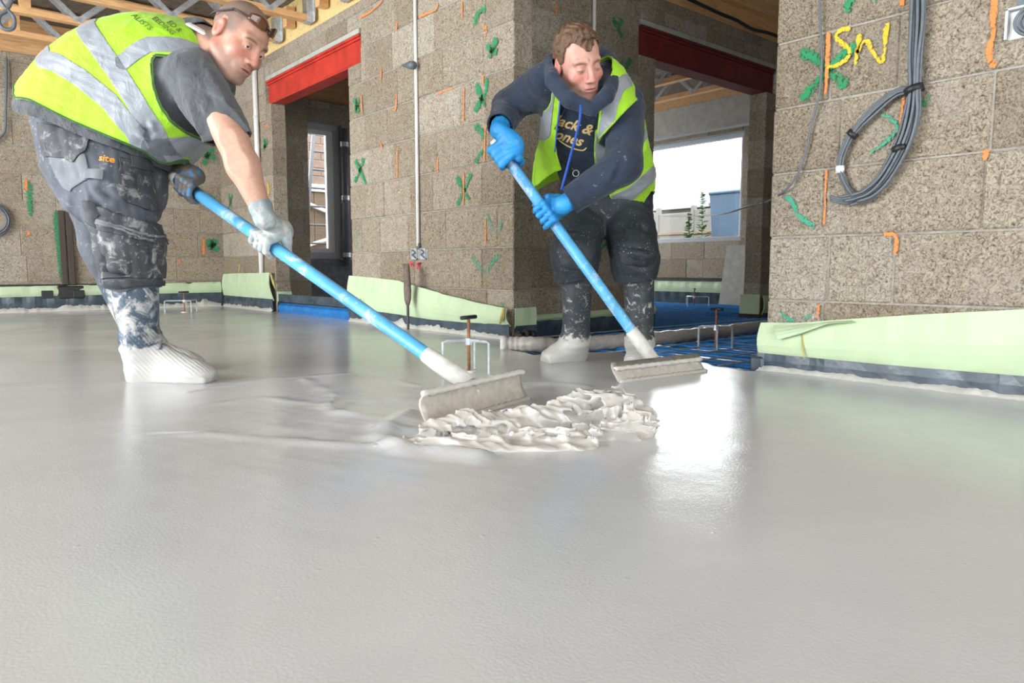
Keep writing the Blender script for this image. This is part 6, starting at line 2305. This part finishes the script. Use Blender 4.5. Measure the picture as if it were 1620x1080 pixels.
    ln = nrmz(np.array([-(B_ - A_)[1], (B_ - A_)[0]]));  ln = ln if ln[1] > 0 else -ln
    linev = (P2 - A_) @ ln
    val = np.minimum(val, np.where((rl < 0.118) & (vv[:, 1] < 2.86) & (al < 0.24), linev, 1.0))
    armr = cone(vv, SR + (ER - SR) * 0.08, ER, 0.088, 0.08)
    val = np.minimum(val, armr)
    val = np.minimum(val, np.linalg.norm(vv - (HC + HA @ np.array([0, -0.01, 0.0])), axis=1) - 0.12)
    v, t = clip_mesh(vv, vt, val)
    ve = fast_obj('vest', v, t, 'vest', P, base, solid=0.004)
    v, t = patch(vv, vt, vn, np.minimum(val, 0.006 - val), 0.0022)
    fast_obj('binding', v, t, 'vest', ve, base, solid=0.002)
    def band(pts, hw):
        pp = [vw(x, y, fd(y)) for x, y in pts]
        d = np.full(len(vv), 9.0)
        for a, b in zip(pp, pp[1:]):
            a2, b2 = a[[0, 2]], b[[0, 2]]; e = b2 - a2
            tt = np.clip(((P2 - a2) @ e) / (e @ e), 0, 1)
            d = np.minimum(d, np.linalg.norm(P2 - a2 - tt[:, None] * e, axis=1))
        return np.minimum(hw - d, val - 0.004)
    for nm, pts, hw in (('reflective_strap', [(872, 100), (870, 135), (866, 165), (862, 210)], 0.022), ('reflective_strap', [(990, 130), (972, 148), (958, 178), (948, 220), (944, 248)], 0.024),
                        ('reflective_band', [(835, 282), (850, 272), (856, 268)], 0.02), ('reflective_band', [(858, 240), (872, 246)], 0.014),
                        ('reflective_band', [(972, 318), (995, 308), (1015, 290), (1036, 272)], 0.024), ('reflective_band', [(985, 262), (1000, 235), (1018, 210), (1030, 190)], 0.022)):
        b = band(pts, hw)
        if nm == 'reflective_strap': b = np.minimum(b, np.where(frontside, 1, -1))
        v, t = largest(*patch(vv, vt, vn, b, 0.0024))
        if len(t): fast_obj(nm, v, t, 'reflective', ve, base, solid=0.0015)

    # ---- trousers
    def trou(p):
        d = ell(p, vw(957, 305, 3.08), (0.185, 0.145, 0.16))
        for h_, k_, a_ in ((hR, kR, aR), (hL, kL, aL)):
            hem_ = k_ + (a_ - k_) * 0.22
            d = smin(d, chain(p, [h_, k_, hem_], [0.112, 0.092, 0.086], 0.03), 0.035)
        return d
    tv, tq = surf(trou, (0.05, 2.60, 0.24), (0.72, 3.35, 0.95), 0.006)
    tt = tris(tq); tn = vnorm(tv, tt)
    seg = []
    for (x0, y0, x1, y1, w, a) in ((880, 425, 955, 432, .010, -.012), (882, 437, 950, 440, .010, .010), (885, 405, 940, 418, .012, .008), (975, 415, 1040, 428, .010, -.014), (970, 430, 1035, 440, .010, .012), (985, 395, 1035, 405, .012, .010),
                                   (1010, 340, 1030, 400, .012, -.010), (895, 340, 950, 360, .012, .008), (900, 365, 945, 385, .012, -.008), (1000, 400, 1040, 412, .012, .014), (905, 320, 960, 335, .012, -.008)):
        dd = 2.78 if y0 > 380 else 2.86
        seg.append((vw(x0, y0, dd), vw(x1, y1, dd), w, a))
    tv = tv + tn * (folds(tv, seg) + 0.006 * grad_noise(tv, 13, 26, 3))[:, None]
    zc_ = vw(960, 444, 2.9)[2]
    val = tv[:, 2] - zc_ - 0.010 * np.sin(tv[:, 0] * 24)
    v, t = clip_mesh(tv, tt, val)
    tr = fast_obj('trousers', v, t, 'trousers_r', P, base, solid=0.005)
    tn = vnorm(tv, tt); TP = tv[:, [0, 2]]; nearT = tv[:, 1] < 3.05
    for nm, px in (('knee_pocket', [(884, 365), (945, 372), (945, 420), (888, 420)]), ('knee_pocket', [(975, 370), (1028, 372), (1030, 415), (978, 415)])):
        b = np.minimum(-sdpoly(TP, roundpoly(px, 2.84, 3)), np.where(nearT, 1., -1.))
        v, t = patch(tv, tt, tn, b, 0.006)
        fast_obj(nm, v, t, 'trousers_r', tr, base, solid=0.004)
    rg = vw(911, 274, 2.86) - base
    MB().tube([rg + 0.012 * np.array([math.cos(a), 0, math.sin(a)]) for a in np.linspace(0, 2 * math.pi, 15)], 0.002, 5, cap=False).build('key_ring', 'galv', tr, smooth=True)

    # ---- boots
    add_boot('boot', (vw(913, 428, 2.92), vw(911, 535, 2.97), np.array([*vw(926, 568, 3.02)[:2], 0.0]), np.array([*vw(858, 570, 2.93)[:2], 0.0]), 0.064, 0.055, 0.046), 'boot_r', P, base)
    add_boot('boot', (vw(1010, 428, 2.90), vw(1012, 540, 2.93), np.array([*vw(1012, 568, 3.02)[:2], 0.0]), np.array([*vw(1006, 588, 2.76)[:2], 0.0]), 0.064, 0.055, 0.046), 'boot_r', P, base)

    # ---- gloves
    d = nrmz(RB - RTP)
    c1 = pole_at(RB, RTP, 797)
    add_glove(c1, d, (-0.55, -0.30, 0.75), (-0.2, -0.9, -0.5), WR + np.array([0, 0, -0.005]), WR + nrmz(ER - WR) * 0.05, 'glove_blue', P, base)
    c2 = pole_at(RB, RTP, 866)
    add_glove(c2, -d, (0.55, -0.55, 0.5), (-1, -0.6, -0.35), WL + np.array([-0.01, 0, -0.004]), WL + nrmz(EL - WL) * 0.055, 'glove_blue', P, base)


man_left()
man_right()
